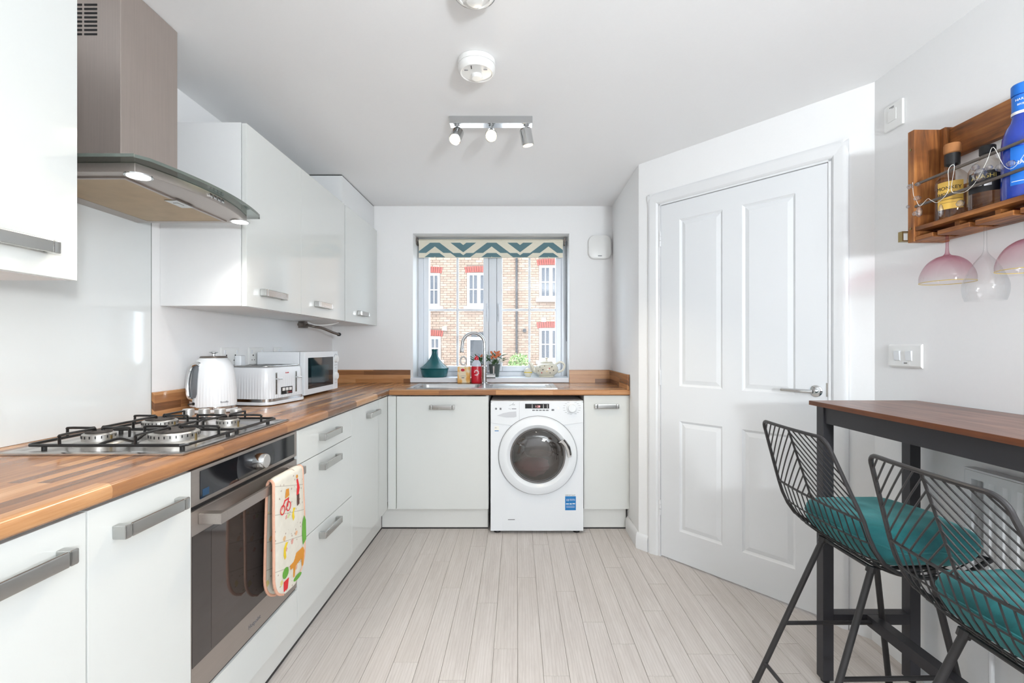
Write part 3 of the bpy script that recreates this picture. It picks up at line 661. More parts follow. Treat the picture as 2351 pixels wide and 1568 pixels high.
# ------------------------------------------------------------------ oven
OX = -0.848
t = thing('oven', 'built-in stainless steel oven with dark glass door below the hob', 'oven', (-1.13, 1.5255, 0.28))
obj('casing', MB().box(XL+0.06, OX-0.022, 1.252, 1.799, 0.29, 0.868), 'nickel', t)
fa = obj('fascia', MB().box(OX-0.02, OX+0.002, 1.231, 1.8205, 0.786, 0.882), 'steelh', t, bevel=0.002)
dp = obj('display', MB().box(OX+0.001, OX+0.0035, 1.264, 1.797, 0.798, 0.873), 'blackglass', fa)
obj('dial_ring', MB().lathe([(0.1, 0), (0.1, 0.0006), (0.098, 0.0008)], 48, (0, 0, 0), 'x').xf(lambda x, y, z: (OX+0.0036+x, 1.536+y*1.08, 0.8355+max(-0.037, min(0.037, z)))), plain('dial_gloss', (30, 31, 36), 0.12), dp)
obj('knob', MB().lathe([(0.027, 0), (0.026, 0.012), (0.0235, 0.03), (0.022, 0.032)], 32, (OX+0.0042, 1.536, 0.835), 'x'), 'chrome', fa)
obj('knob_cap', MB().lathe([(0.0215, 0), (0.021, 0.0015)], 32, (OX+0.0365, 1.536, 0.835), 'x'), 'knobalu', fa)
obj('sticker', MB().box(OX+0.0036, OX+0.004, 1.272, 1.3, 0.803, 0.822), plain('blue_energy_label', (28, 66, 98), 0.4), dp)
obj('vent_gap', MB().box(OX-0.02, OX-0.006, 1.235, 1.816, 0.775, 0.786), 'dark', t)
dd = obj('door', MB().box(OX-0.02, OX+0.002, 1.231, 1.8205, 0.281, 0.774), 'steelh', t, bevel=0.002)
obj('door_glass', MB().box(OX+0.001, OX+0.0032, 1.233, 1.8185, 0.366, 0.7095), 'ovenglass', dd)
obj('inner_window', MB().box(OX+0.0033, OX+0.0036, 1.31, 1.75, 0.372, 0.7), plain('oven_window_tint', (64, 56, 53), 0.06, spec=0.8), dd)
obj('handle', MB().box(OX+0.002, -0.785, 1.258, 1.284, 0.733, 0.762).box(OX+0.002, -0.785, 1.74, 1.766, 0.733, 0.762).box(-0.797, -0.785, 1.284, 1.74, 0.733, 0.762), 'steelh', dd, bevel=0.0015)
obj('bottom_trim', MB().box(OX-0.02, OX-0.004, 1.231, 1.8205, 0.273, 0.2805), 'dark', t)
text('Hotpoint', 0.019, faceX(OX+0.0022, 1.492, 0.312), 'greyink', dd)

# ------------------------------------------------------------------ gas hob
HZ = 0.9262
t = thing('gas_hob', 'stainless steel four-burner gas hob set in the left worktop', 'hob', (-1.095, 1.5, HZ))
tray = MB()
rg = []
for ins, z in ((0, 0), (0, 0.0045), (0.006, 0.0065), (0.02, 0.0068), (0.03, 0.004), (0.032, 0.0038)):
    rg.append([(x, y, HZ+z) for x, y in ((-1.335+ins, 1.215+ins), (-0.857-ins, 1.215+ins), (-0.857-ins, 1.785-ins), (-1.335+ins, 1.785-ins))])
obj('tray', tray.loft(rg), 'hobsteel', t, sharp=15)
for x, y, r in ((-1.20, 1.36, 0.038), (-1.0, 1.385, 0.062), (-1.205, 1.60, 0.05), (-0.985, 1.615, 0.034)):
    b = obj('burner', MB().lathe([(r+0.022, 0), (r+0.02, 0.003), (r+0.004, 0.006), (r, 0.008), (r, 0.026), (r-0.004, 0.029), (r*0.84, 0.0295)], 32, (x, y, HZ+0.004)), 'alu', t)
    obj('burner_cap', MB().lathe([(r*0.8, 0), (r*0.82, 0.003), (r*0.78, 0.006), (r*0.45, 0.0065), (r*0.4, 0.005)], 32, (x, y, HZ+0.0336)), 'iron', b)
    tt = MB()
    for k in range(28 if r > 0.045 else 18):
        a = 2*pi*k/(28 if r > 0.045 else 18); c_, s_ = cos(a), sin(a)
        tt.add(*(lambda bb: ([(x+(p[0])*c_-p[1]*s_, y+p[0]*s_+p[1]*c_, p[2]) for p in bb.v], bb.f))(MB().box(r-0.001, r+0.0012, -0.0012, 0.0012, HZ+0.02, HZ+0.0275)))
    obj('flame_ports', tt, 'dark', b)
    obj('igniter', MB().tube([(x+r+0.008, y-0.012, HZ+0.008), (x+r+0.008, y-0.012, HZ+0.028)], 0.003, 8), 'brass', b)
def support(y0, y1, burners):
    x0, x1, z, zt = -1.29, -0.872, HZ+0.02, HZ+0.046
    g = MB().tube([(x0+0.012, y0, z), (x1-0.012, y0, z), (x1, y0+0.012, z), (x1, y1-0.012, z), (x1-0.012, y1, z), (x0+0.012, y1, z), (x0, y1-0.012, z), (x0, y0+0.012, z)], 0.0042, 8, closed=True)
    s = obj('pan_support', g, 'black', t)
    for x, y, r in burners:
        for dx, dy in ((1, 0), (-1, 0), (0, 1), (0, -1)):
            if dx: ox = x1 if dx > 0 else x0; a, b = Vector((ox, y, z)), Vector((x+dx*(r*0.35), y, zt))
            else: oy = y1 if dy > 0 else y0; a, b = Vector((x, oy, z)), Vector((x, y+dy*(r*0.35), zt))
            if dx and any(abs(q-y) < 0.01 and (q != y or p != x) for p, q, _ in burners): pass
            up = a+Vector((0, 0, zt-z)); dirn = (b-up)
            far = dirn.length
            if dx and ((dx > 0) == (x < -1.1)):   # towards the middle: stop at the centre bar
                up = Vector((-1.1-dx*0.012, y, zt)); a = Vector((-1.1-dx*0.012, y, z))
            obj('finger', MB().tube(curve([a, a+(up-a)*0.8, up+(b-up)*0.06, b-(b-up)*0.15, b, b-Vector((0, 0, 0.012))], 4), 0.0036, 7), 'black', s)
    obj('centre_bar', MB().tube(curve([(-1.1, y0, z), (-1.1, y0+0.03, z+0.004), (-1.1, (y0+y1)/2-0.05, z+0.004), (-1.1, (y0+y1)/2, z-0.012), (-1.1, (y0+y1)/2+0.05, z+0.004), (-1.1, y1, z)], 6), 0.004, 7), 'black', s)
    for x in (x0+0.03, x1-0.02):
        for y in (y0+0.02, y1-0.02): obj('rubber_foot', MB().lathe([(0.006, HZ+0.004), (0.006, HZ+0.018)], 10, (x, y, 0)), 'rubber', s)
support(1.243, 1.482, [(-1.20, 1.36, 0.038), (-1.0, 1.385, 0.062)])
support(1.488, 1.716, [(-1.205, 1.60, 0.05), (-0.985, 1.615, 0.034)])
for k in range(4):
    obj('knob', MB().lathe([(0.012, 0), (0.012, 0.018), (0.019, 0.0185), (0.0185, 0.041), (0.017, 0.0425)], 24, (-1.212+k*0.0585, 1.748, HZ+0.0072)), 'knobalu', t)

# ------------------------------------------------------------------ washing machine
x0, x1, wy, wz = -0.17, 0.427, 3.052, 0.856
t = thing('washing_machine', 'white front-loading washing machine under the worktop', 'washing machine', (0.13, 3.35, 0.018))
cx, cz = 0.1335, 0.507
bd = MB().box(x0, x0+0.004, wy+0.012, 3.6, 0.018, wz).box(x1-0.004, x1, wy+0.012, 3.6, 0.018, wz).box(x0+0.004, x1-0.004, wy+0.012, 3.6, 0.018, 0.022).box(x0+0.004, x1-0.004, wy+0.012, 3.6, wz-0.008, wz).box(x0+0.004, x1-0.004, 3.596, 3.6, 0.022, wz-0.008); obj('casing', bd, 'white', t, bevel=0.0015)
# front plate with a round opening, lofted ring of quads
fp = MB(); N = 64; rings = []
def sq(a, hw, hh0, hh1):
    c_, s_ = cos(a), sin(a); k = min((x1-cx if c_ > 0 else cx-x0)/max(abs(c_), 1e-6), ((wz-0.165-cz) if s_ > 0 else (cz-0.02))/max(abs(s_), 1e-6)); return (cx+c_*k, cz+s_*k)
angs = sorted([2*pi*j/N for j in range(N)]+[math.atan2(dz_, dx_) % (2*pi) for dx_ in (x1-cx, x0-cx) for dz_ in (wz-0.165-cz, 0.02-cz)])
angs = [a for i, a in enumerate(angs) if i == 0 or a-angs[i-1] > 1e-4]
o_ = [sq(a, 0, 0, 0) for a in angs]
fp.loft([[(p[0], wy+0.013, p[1]) for p in o_], [(p[0], wy, p[1]) for p in o_], [(cx+0.2*cos(a), wy, cz+0.2*sin(a)) for a in angs], [(cx+0.2*cos(a), wy+0.012, cz+0.2*sin(a)) for a in angs]], caps=False)
fp.box(x0, x1, wy+0.0015, wy+0.0125, 0.687, 0.722)
obj('front_panel', fp, 'white', t, sharp=50)
# control fascia, bottom edge dipping towards the door
fs = [(x0, 0.715), (cx-0.17, 0.697), (cx+0.17, 0.700), (x1, 0.717), (x1, wz-0.012), (x1-0.02, wz), (x0+0.02, wz), (x0, wz-0.012)]
cf = obj('control_fascia', MB().prism(fs, lambda u, v, h: (u, h, v), wy-0.004, wy+0.013), 'white', t, bevel=0.003)
ring = MB().lathe([(0.252, 0), (0.252, 0.012), (0.246, 0.024), (0.225, 0.034), (0.2, 0.036), (0.185, 0.026), (0.176, 0.014)], 64, (cx, wy-0.0005, cz), 'y', caps=False)
dr_ = obj('door', ring, 'white', t)
obj('door_ring_line', MB().lathe([(0.2545, 0), (0.2545, 0.006), (0.2515, 0.007)], 64, (cx, wy-0.0004, cz), 'y', caps=False), 'greyink', dr_)
obj('glass_rim', MB().lathe([(0.177, 0.010), (0.178, 0.017), (0.172, 0.021), (0.166, 0.018)], 64, (cx, wy, cz), 'y', caps=False), plain('smoke_grey_rim', (116, 112, 110), 0.15), dr_)
obj('door_glass', MB().lathe([(0.167, 0.018), (0.155, 0.032), (0.13, 0.043), (0.09, 0.05), (0.045, 0.053), (0.004, 0.054)], 48, (cx, wy, cz), 'y'), 'drumglass', dr_)
hd = [(0.155, 35), (0.2, 35), (0.205, 30), (0.214, 18), (0.216, 5), (0.212, -1), (0.19, -2), (0.187, 6), (0.182, 20), (0.172, 30)]
obj('door_handle', MB().prism([(cx+r*cos(radians(a)), cz+r*sin(radians(a))) for r, a in hd], lambda u, v, h: (u, h, v), wy-0.045, wy-0.03), 'nickel', dr_, bevel=0.003)
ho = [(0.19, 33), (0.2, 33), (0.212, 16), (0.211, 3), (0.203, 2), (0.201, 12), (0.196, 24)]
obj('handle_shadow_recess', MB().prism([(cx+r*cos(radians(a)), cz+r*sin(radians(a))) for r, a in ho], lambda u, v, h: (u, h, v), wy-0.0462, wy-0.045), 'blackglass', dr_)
obj('drum', MB().lathe([(0.198, -0.012), (0.205, -0.2), (0.205, -0.4)], 40, (cx, wy, cz), 'y', caps=False).lathe([(0.205, -0.401), (0.205, -0.405)], 40, (cx, wy, cz), 'y'), 'nickel', t)
dsp = obj('display', MB().box(0.052, 0.206, wy-0.0055, wy-0.004, 0.808, 0.838), 'blackglass', cf)
text('1:28', 0.019, faceY(0.117, wy-0.0058, 0.8145), 'redled', dsp, 'digits')
for x in (0.095, 0.167, 0.192):
    for k in range(4): obj('indicator', MB().box(x, x+0.006, wy-0.0058, wy-0.0054, 0.811+k*0.0065, 0.8135+k*0.0065), 'whiteink', dsp)
for k in range(5): obj('button', MB().box(0.098+k*0.022, 0.115+k*0.022, wy-0.006, wy-0.004, 0.793, 0.8), 'greyink', cf, bevel=0.001)
obj('button', MB().box(0.222, 0.239, wy-0.006, wy-0.004, 0.793, 0.804), 'greyink', cf, bevel=0.001)
obj('start_button', MB().prism(rrect(0.012, 0.014, 0.003), lambda u, v, h: (0.265+u, wy-0.004-h, 0.811+v), 0, 0.002), 'plastic', cf)
kx, kz = 0.353, 0.811
obj('programme_dial', MB().lathe([(0.035, 0), (0.034, 0.006), (0.027, 0.008), (0.025, 0.022), (0.022, 0.024)], 32, (kx, wy-0.004, kz), 'y'), 'white', cf)
tk = MB()
for k in range(16):
    a = 2*pi*k/16; r0, r1 = 0.04, 0.052
    if sin(a) > 0.97: continue
    p0 = Vector((kx+r0*cos(a)*1.1, kz+r0*sin(a))); p1 = p0+Vector((0.014 if cos(a) > 0 else -0.014, 0))
    tk.box(p0.x, p1.x, wy-0.0045, wy-0.004, p0.y-0.0007, p0.y+0.0007)
obj('dial_marks', tk, 'greyink', cf)
obj('drawer_line', MB().box(0.014, 0.0148, wy-0.0048, wy-0.0039, 0.722, 0.85), 'greyink', cf)
gp = [(-0.13, 0.762), (-0.09, 0.778), (-0.05, 0.786), (-0.005, 0.79), (-0.003, 0.755), (-0.02, 0.75), (-0.07, 0.75)]
obj('detergent_drawer_grip', MB().prism(gp, lambda u, v, h: (u, h, v), wy-0.0055, wy-0.004), plain('drawer_grip_grey', (206, 208, 212), 0.35), cf)
text('vita', 0.013, faceY(-0.032, wy-0.0043, 0.829), 'greyink', cf)
obj('swoosh', MB().tube(curve([(-0.05, wy-0.004, 0.826), (-0.035, wy-0.004, 0.832), (-0.02, wy-0.004, 0.845)], 5), 0.0009, 5), 'greyink', cf)
text('9 kg', 0.0085, faceY(-0.055, wy-0.0043, 0.803), 'greyink', cf)
obj('print_line', MB().box(-0.034, -0.005, wy-0.0046, wy-0.004, 0.8035, 0.808), 'greyink', cf)
obj('programme_symbol', MB().lathe([(0.007, 0), (0.007, 0.0004)], 12, (-0.135, wy-0.004, 0.806), 'y').box(-0.112, -0.1, wy-0.0044, wy-0.004, 0.799, 0.812), 'greyink', cf)
sk = obj('advice_sticker', MB().box(0.31, 0.379, wy-0.0006, wy+0.001, 0.152, 0.242), 'bluesticker', t)
text('IMPORTANT', 0.0115, faceY(0.311, wy-0.0004, 0.2445), 'greyink', t)
text('10', 0.02, faceY(0.314, wy-0.0008, 0.211), 'whiteink', sk); text('YEAR PARTS\nGUARANTEE', 0.0064, faceY(0.337, wy-0.0008, 0.221), 'whiteink', sk)
obj('phone_line', MB().box(0.315, 0.334, wy-0.001, wy-0.0006, 0.19, 0.196).box(0.338, 0.353, wy-0.001, wy-0.0006, 0.19, 0.196).box(0.357, 0.374, wy-0.001, wy-0.0006, 0.191, 0.197), 'whiteink', sk)
obj('fine_print', MB().box(0.317, 0.372, wy-0.001, wy-0.0006, 0.179, 0.18).box(0.317, 0.372, wy-0.001, wy-0.0006, 0.174, 0.175).box(0.317, 0.372, wy-0.001, wy-0.0006, 0.169, 0.17), 'whiteink', sk)
es = obj('energy_sticker', MB().prism(rrect(0.03, 0.034, 0.006), lambda u, v, h: (-0.131+u, wy-h, 0.677+v), 0, 0.0006), 'paper', t)
text('A+', 0.012, faceY(-0.143, wy-0.0008, 0.679), 'greyink', es)
obj('blue_arc', MB().box(-0.144, -0.118, wy-0.001, wy-0.0006, 0.661, 0.666), 'bluesticker', es)
ff = obj('filter_flap', MB().prism(rrect(0.115, 0.078, 0.008), lambda u, v, h: (-0.035+u, wy-h, 0.062+v), -0.002, 0.0012), 'white', t, bevel=0.0008)
obj('flap_grip', MB().box(-0.058, -0.014, wy-0.002, wy-0.001, 0.09, 0.0945), 'greyink', ff)
for x in (x0+0.04, x1-0.04):
    for y in (wy+0.04, 3.55): obj('foot', MB().lathe([(0.022, 0), (0.02, 0.018)], 16, (x, y, 0.0005)), 'rubber', t)
def blob(cx, cy, cz, rx, ry, rz, seed, n=18, m=10, amp=0.25):
    rnd = random.Random(seed); ph = [rnd.uniform(0, 6.28) for _ in range(6)]; rings = []
    for i in range(m+1):
        th = 0.02+(pi-0.04)*i/m; ring = []
        for j in range(n):
            a = 2*pi*j/n; k = 1+amp*(sin(3*a+ph[0]+2*th)*0.5+sin(5*a+ph[1]-3*th)*0.3+cos(4*th+ph[2]+a)*0.4)*sin(th)
            ring.append((cx+rx*k*sin(th)*cos(a), cy+ry*k*sin(th)*sin(a), cz+rz*k*cos(th)))
        rings.append(ring)
    return MB().loft(rings)
tag(obj('laundry', blob(cx-0.03, wy+0.16, cz-0.11, 0.12, 0.12, 0.06, 3), 'pinkcotton'), 'pink garment at the bottom of the washing machine drum', 'laundry')
tag(obj('laundry', blob(cx+0.02, wy+0.18, cz+0.01, 0.13, 0.12, 0.06, 5), 'cotton'), 'dark brown laundry heaped in the washing machine drum', 'laundry')
# ------------------------------------------------------------------ on the left worktop
WZ = 0.9255
kx, ky = -1.312, 2.05
t = thing('kettle', 'white ribbed dome kettle with chrome handle beside the hob', 'kettle', (kx, ky, WZ))
obj('power_base', MB().lathe([(0.084, 0), (0.09, 0.004), (0.09, 0.012), (0.086, 0.016)], 40, (kx, ky, WZ+0.0003)), 'white', t)
obj('chrome_band', MB().lathe([(0.088, 0.016), (0.0885, 0.026), (0.087, 0.028)], 40, (kx, ky, WZ), caps=False), 'chrome', t)
kp = [(0.0865, 0.028), (0.0865, 0.06), (0.085, 0.10), (0.0825, 0.14), (0.079, 0.17), (0.074, 0.195), (0.066, 0.213), (0.056, 0.226), (0.05, 0.231)]
m = MB(); rings = []
for r, h in kp:
    rib = 0.0007 if h < 0.13 else 0.0
    rings.append([(kx+(r+rib*cos(44*a))*cos(a), ky+(r+rib*cos(44*a))*sin(a), WZ+h) for a in [2*pi*j/176 for j in range(176)]])
kb = obj('body', m.loft(rings), 'white', t)
obj('lid_ring', MB().lathe([(0.05, 0.2305), (0.052, 0.232), (0.049, 0.238), (0.046, 0.239)], 40, (kx, ky, WZ)), 'steelrod', t)
obj('lid_knob', MB().lathe([(0.007, 0.239), (0.007, 0.25), (0.017, 0.254), (0.017, 0.257), (0.005, 0.26)], 24, (kx, ky, WZ)), 'chrome', t)
def krad(z):
    for (r0, h0), (r1, h1) in zip(kp, kp[1:]):
        if h0 <= z <= h1: return r0+(r1-r0)*(z-h0)/(h1-h0)
    return kp[0][0]
rg = []
for k in range(9):
    z = 0.066+0.134*k/8; sh = 0.012 if k in (0, 8) else 0
    rg.append([(kx+(krad(z)+0.0016)*cos(a), ky+(krad(z)+0.0016)*sin(a), WZ+z) for a in [radians(-128+sh*300)+radians(28-sh*600)*j/6 for j in range(7)]])
obj('water_window', MB().loft(rg, caps=False, closed=False), plain('grey_gauge', (112, 118, 124), 0.2), t)
ha = radians(-131); hd_ = Vector((cos(ha), sin(ha), 0)); base = Vector((kx, ky, WZ))
def kpt(z, off, da=0): a = ha+radians(da); return base+Vector((cos(a), sin(a), 0))*(krad(z)+off)+Vector((0, 0, z))
obj('handle', MB().tube(curve([kpt(0.203, 0.0, 32), kpt(0.208, 0.003, 16), kpt(0.195, 0.008, 2), kpt(0.15, 0.011, -2), kpt(0.10, 0.01, -2), kpt(0.066, 0.006, 4), kpt(0.056, 0.0, 20)], 6), 0.0085, 10), 'chrome', t)
obj('switch', MB().lathe([(0.006, 0), (0.006, 0.004)], 12, tuple(kpt(0.042, 0.0, 20)), 'y').tube([kpt(0.042, 0.002, 18), kpt(0.04, 0.016, 12)], 0.003, 8), 'rubber', t)
text('Breville', 0.011, (lambda a, b, c: (kx+(krad(0.045)+0.0016+c)*cos(radians(-42)+a/0.0865), ky+(krad(0.045)+0.0016+c)*sin(radians(-42)+a/0.0865), WZ+0.043+b)), 'greyink', t)

# toaster, turned a little towards the room
t = thing('toaster', 'white ribbed four-slice toaster with two chrome levers between kettle and microwave', 'toaster', (-1.262, 2.385, WZ), radians(-9), world=False)
def so(w, d, r, n=14): return rrect(w, d, r, n)
def ribbed(w, d, r, z, amp):
    pts = so(w, d, r, 10); out = []; P2 = []
    m_ = len(pts)
    for i in range(m_):
        a, b = Vector(pts[i]), Vector(pts[(i+1) % m_]); L = (b-a).length; k = max(1, int(L/0.0035))
        for j in range(k): P2.append(a+(b-a)*j/k)
    tot = 0; prev = P2[-1]
    for i, p in enumerate(P2):
        tot += (p-prev).length; prev = p; nrm = Vector((p.x/(w/2)**1, p.y/(d/2)**1)).normalized()
        q = p+nrm*amp*cos(tot/0.0145*2*pi); out.append((q.x, q.y, z))
    return out
TW, TD = 0.238, 0.295
obj('foot_plate', MB().prism(so(TW+0.016, TD+0.016, 0.05), lambda u, v, h: (u, v, h), 0.003, 0.018), 'white', t, bevel=0.003)
obj('chrome_band', MB().prism(so(TW+0.004, TD+0.004, 0.048), lambda u, v, h: (u, v, h), 0.0185, 0.031), 'chrome', t)
rings = []
for w_, d_, r_, z, am in ((TW, TD, 0.046, 0.0315, 0.0012), (TW, TD, 0.046, 0.07, 0.0012), (TW-0.001, TD-0.001, 0.046, 0.12, 0.0009), (TW-0.003, TD-0.003, 0.046, 0.135, 0.0), (TW-0.005, TD-0.005, 0.046, 0.165, 0), (TW-0.012, TD-0.012, 0.045, 0.178, 0), (TW-0.03, TD-0.03, 0.04, 0.183, 0)):
    ref = ribbed(TW, TD, 0.046, 0, 0); k = [(p[0]*(w_/TW), p[1]*(d_/TD)) for p in ref]; rr_ = ribbed(TW, TD, 0.046, z, am)
    rings.append([(p[0]*(w_/TW), p[1]*(d_/TD), z) for p in rr_])
tb = obj('body', MB().loft(rings), 'white', t)
tp = obj('top_plate', MB().prism(so(TW-0.022, TD-0.022, 0.04), lambda u, v, h: (u, v, h), 0.1832, 0.188), 'nickel', t, bevel=0.0015)
for k in range(4): obj('slot', MB().box(-0.08, 0.07, -0.105+k*0.062, -0.08+k*0.062, 0.188, 0.1885), 'dark', tp)
fx = TW/2+0.001
for yy in (-0.088, 0.066):
    s = obj('lever_slot', MB().box(fx-0.002, fx+0.0006, yy-0.006, yy+0.006, 0.05, 0.155), 'nickel', t)
    obj('slot_gap', MB().box(fx+0.0006, fx+0.001, yy-0.0015, yy+0.0015, 0.052, 0.15), 'dark', s)
    obj('lever', MB().prism([(0, -0.008), (0.02, -0.013), (0.026, -0.01), (0.026, 0.01), (0.02, 0.013), (0, 0.008)], lambda u, v, h: (fx+0.0012+u, yy+v, h), 0.122, 0.128), 'chrome', s, bevel=0.0015)
pn = obj('control_panel', MB().box(fx-0.001, fx+0.001, -0.052, 0.034, 0.046, 0.082), 'rubber', t)
for k in range(3): obj('button', MB().box(fx+0.001, fx+0.0035, -0.045+k*0.026, -0.026+k*0.026, 0.063, 0.078), 'plastic', pn, bevel=0.001)
obj('dial', MB().lathe([(0.007, 0), (0.006, 0.004)], 16, (fx+0.001, -0.009, 0.054), 'x'), 'chrome', pn)
obj('red_mark', MB().box(fx+0.001, fx+0.0014, 0.002, 0.03, 0.05, 0.057), plain('dim_red', (120, 40, 48), 0.5), pn)
text('Breville', 0.009, lambda a, b, c: (fx-0.001+c, -0.018+a, 0.148+b), 'red', t)

# microwave
mx0, mx1, my0, my1, mz0, mz1 = -1.414, -1.185, 2.575, 3.055, WZ+0.012, 1.177
t = thing('microwave', 'white microwave with dark glass door on the left worktop', 'microwave', (-1.29, 2.81, WZ))
obj('casing', MB().box(mx0, mx1, my0, my1, mz0, mz1), 'white', t, bevel=0.005)
obj('side_emboss', MB().prism([(a-1.305, b+1.06) for a, b in rrect(0.19, 0.19, 0.03)], lambda u, v, h: (u, h, v), my0-0.0014, my0+0.001), 'white', t, bevel=0.001)
d = obj('door', MB().box(mx1+0.0015, mx1+0.03, my0+0.004, my1-0.075, mz0, mz1), 'white', t, bevel=0.005)
obj('door_window', MB().box(mx1+0.029, mx1+0.0308, my0+0.045, my1-0.08, mz0+0.033, mz1-0.034), 'blackglass', d)
obj('inner_screen', MB().box(mx1+0.031, mx1+0.0313, my0+0.085, my1-0.15, mz0+0.06, mz1-0.08), plain('window_mesh_teal', (44, 62, 68), 0.1), d)
p_ = obj('control_strip', MB().box(mx1+0.0015, mx1+0.03, my1-0.074, my1, mz0, mz1), 'white', t, bevel=0.004)
for z in (1.128, 1.02): obj('knob', MB().lathe([(0.024, 0), (0.022, 0.012), (0.019, 0.014)], 24, (mx1+0.03, my1-0.037, z), 'x'), 'plastic', p_)
obj('dial_marks', MB().tube([(mx1+0.0304, my1-0.037+0.03*cos(radians(a)), 1.128+0.03*sin(radians(a))) for a in range(20, 161, 10)], 0.0012, 5).box(mx1+0.03, mx1+0.0304, my1-0.06, my1-0.014, 1.088, 1.09).box(mx1+0.03, mx1+0.0304, my1-0.05, my1-0.024, 1.07, 1.072).box(mx1+0.03, mx1+0.0304, my1-0.055, my1-0.02, 0.975, 0.9765), 'greyink', p_)
for x in (mx0+0.04, mx1-0.03):
    for y in (my0+0.05, my1-0.05): obj('foot', MB().lathe([(0.014, 0), (0.013, 0.0125)], 14, (x, y, WZ+0.0002)), 'rubber', t)

# wall sockets
def plate_left(label, y0, y1, z0, z1, kind, name='socket', grp='wall sockets above the worktop'):
    t = thing(name, label, 'socket', (XL, (y0+y1)/2, z0), group=grp)
    obj('plate', MB().box(XL+0.0005, XL+0.012, y0, y1, z0, z1), 'plastic', t, bevel=0.003)
    n = 2 if (y1-y0) > 0.12 else 1
    for k in range(n):
        yc = y0+(y1-y0)*(k+0.5)/n; yy = y0+0.022 if (k == 0 and n == 2) else (y1-0.022 if n == 2 else yc)
        obj('rocker', MB().box(XL+0.012, XL+0.0155, yy-0.006, yy+0.006, z1-0.032, z1-0.012), 'white', t, bevel=0.001)
        h = MB().box(XL+0.012, XL+0.0125, yc-0.004, yc+0.004, z0+0.045, z0+0.053).box(XL+0.012, XL+0.0125, yc-0.014, yc-0.008, z0+0.022, z0+0.027).box(XL+0.012, XL+0.0125, yc+0.008, yc+0.014, z0+0.022, z0+0.027)
        obj('pin_holes', h, 'dark', t)
    return t
plate_left('white double socket with a plug in it, behind the kettle', 2.285, 2.43, 1.113, 1.2, 's')
plate_left('white cooker switch plate on the left wall behind the microwave corner', 2.52, 2.665, 1.11, 1.2, 's')
plate_left('white socket whose top edge peeks out above the microwave', 2.79, 2.876, 1.117, 1.202, 's')
pl = thing('plug', 'white three-pin plug in the double socket behind the kettle', 'plug', (XL+0.0155, 2.39, 1.12))
obj('body', MB().prism([(0, -0.024), (0.018, -0.026), (0.03, -0.02), (0.03, 0.02), (0.018, 0.026), (0, 0.024)], lambda u, v, h: (XL+0.016+u, 2.405+v, h), 1.107, 1.16), 'white', pl, bevel=0.003)
obj('flex', MB().tube(curve([(XL+0.028, 2.405, 1.107), (XL+0.03, 2.4, 1.08), (XL+0.035, 2.36, 1.045), (XL+0.045, 2.25, 1.03)], 6), 0.0035, 7), 'white', pl)

# ------------------------------------------------------------------ oven glove over the oven handle
t = thing('oven_glove', 'quilted double oven glove with farm print hanging over the oven handle', 'oven glove', (-0.79, 1.61, 0.38))
path = [(-0.7745, 0.385, 1.612, 0.102), (-0.7745, 0.40, 1.612, 0.106), (-0.7725, 0.44, 1.612, 0.108), (-0.771, 0.52, 1.61, 0.108), (-0.7715, 0.60, 1.609, 0.107), (-0.7725, 0.66, 1.608, 0.105), (-0.7735, 0.71, 1.608, 0.103), (-0.7745, 0.745, 1.609, 0.102), (-0.777, 0.766, 1.612, 0.101), (-0.786, 0.7735, 1.618, 0.1), (-0.799, 0.771, 1.626, 0.099), (-0.8065, 0.755, 1.628, 0.099), (-0.8085, 0.72, 1.63, 0.1), (-0.811, 0.62, 1.632, 0.103), (-0.813, 0.5, 1.634, 0.106), (-0.814, 0.42, 1.635, 0.107), (-0.814, 0.385, 1.635, 0.104), (-0.814, 0.37, 1.635, 0.10)]
pth = curve([(p[0], p[2], p[1]) for p in path], 4); wd = [v.x for v in curve([(p[3], 0, 0) for p in path], 4)]
n = len(pth); NW = 14; top, bot = [], []; outl = [[], []]; cum = [0]
for i in range(1, n): cum.append(cum[-1]+(pth[i]-pth[i-1]).length)
tot = cum[-1]
for i in range(n):
    a, b = pth[max(i-1, 0)], pth[min(i+1, n-1)]; tg = (b-a).normalized(); nn = Vector((-tg.z, 0, tg.x)); 
    e = min(cum[i], tot-cum[i]); R = 0.085; k = sqrt(max(0.0, 1-((R-e)/R)**2)) if e < R else 1.0
    k = max(k, 0.25); w_ = wd[i]*(0.25+0.75*k) if e < R else wd[i]
    r1, r2 = [], []
    for j in range(NW+1):
        u = 2*j/NW-1; th = 0.006*(1-u**6)+0.0012
        q = 0.0012*sin(cum[i]*150+u*2)*(1-u*u)
        c_ = pth[i]+Vector((0, u*w_, 0))
        r1.append(c_-nn*(th+q)); r2.append(c_+nn*th*0.35)
    top.append(r1); bot.append(r2); outl[0].append(pth[i]+Vector((0, -w_, 0))); outl[1].append(pth[i]+Vector((0, w_, 0)))
gm = MB().loft([a+list(reversed(b)) for a, b in zip(top, bot)])
obj('quilted_pad', gm, 'fabric', t, sharp=60)
obj('edge_piping', MB().tube(outl[0]+list(reversed(outl[1])), 0.0045, 7, closed=True), 'piping', t)
def patch(pts, mat, name='printed_motif'):
    """flat print on the outer face of the front pad, pts in (Y, Z)"""
    m = MB()
    def fx_(z):
        best = min(range(n//2), key=lambda i: abs(pth[i].z-z)); return pth[best].x
    m.prism([(y, z) for y, z in pts], lambda u, v, h: (fx_(v)+h, u, v), 0.0078, 0.0088); return obj(name, m, mat, t, smooth=False)
def disc(cy, cz, r, ry=None, n=12): return [(cy+r*cos(2*pi*k/n), cz+(ry or r)*sin(2*pi*k/n)) for k in range(n)]
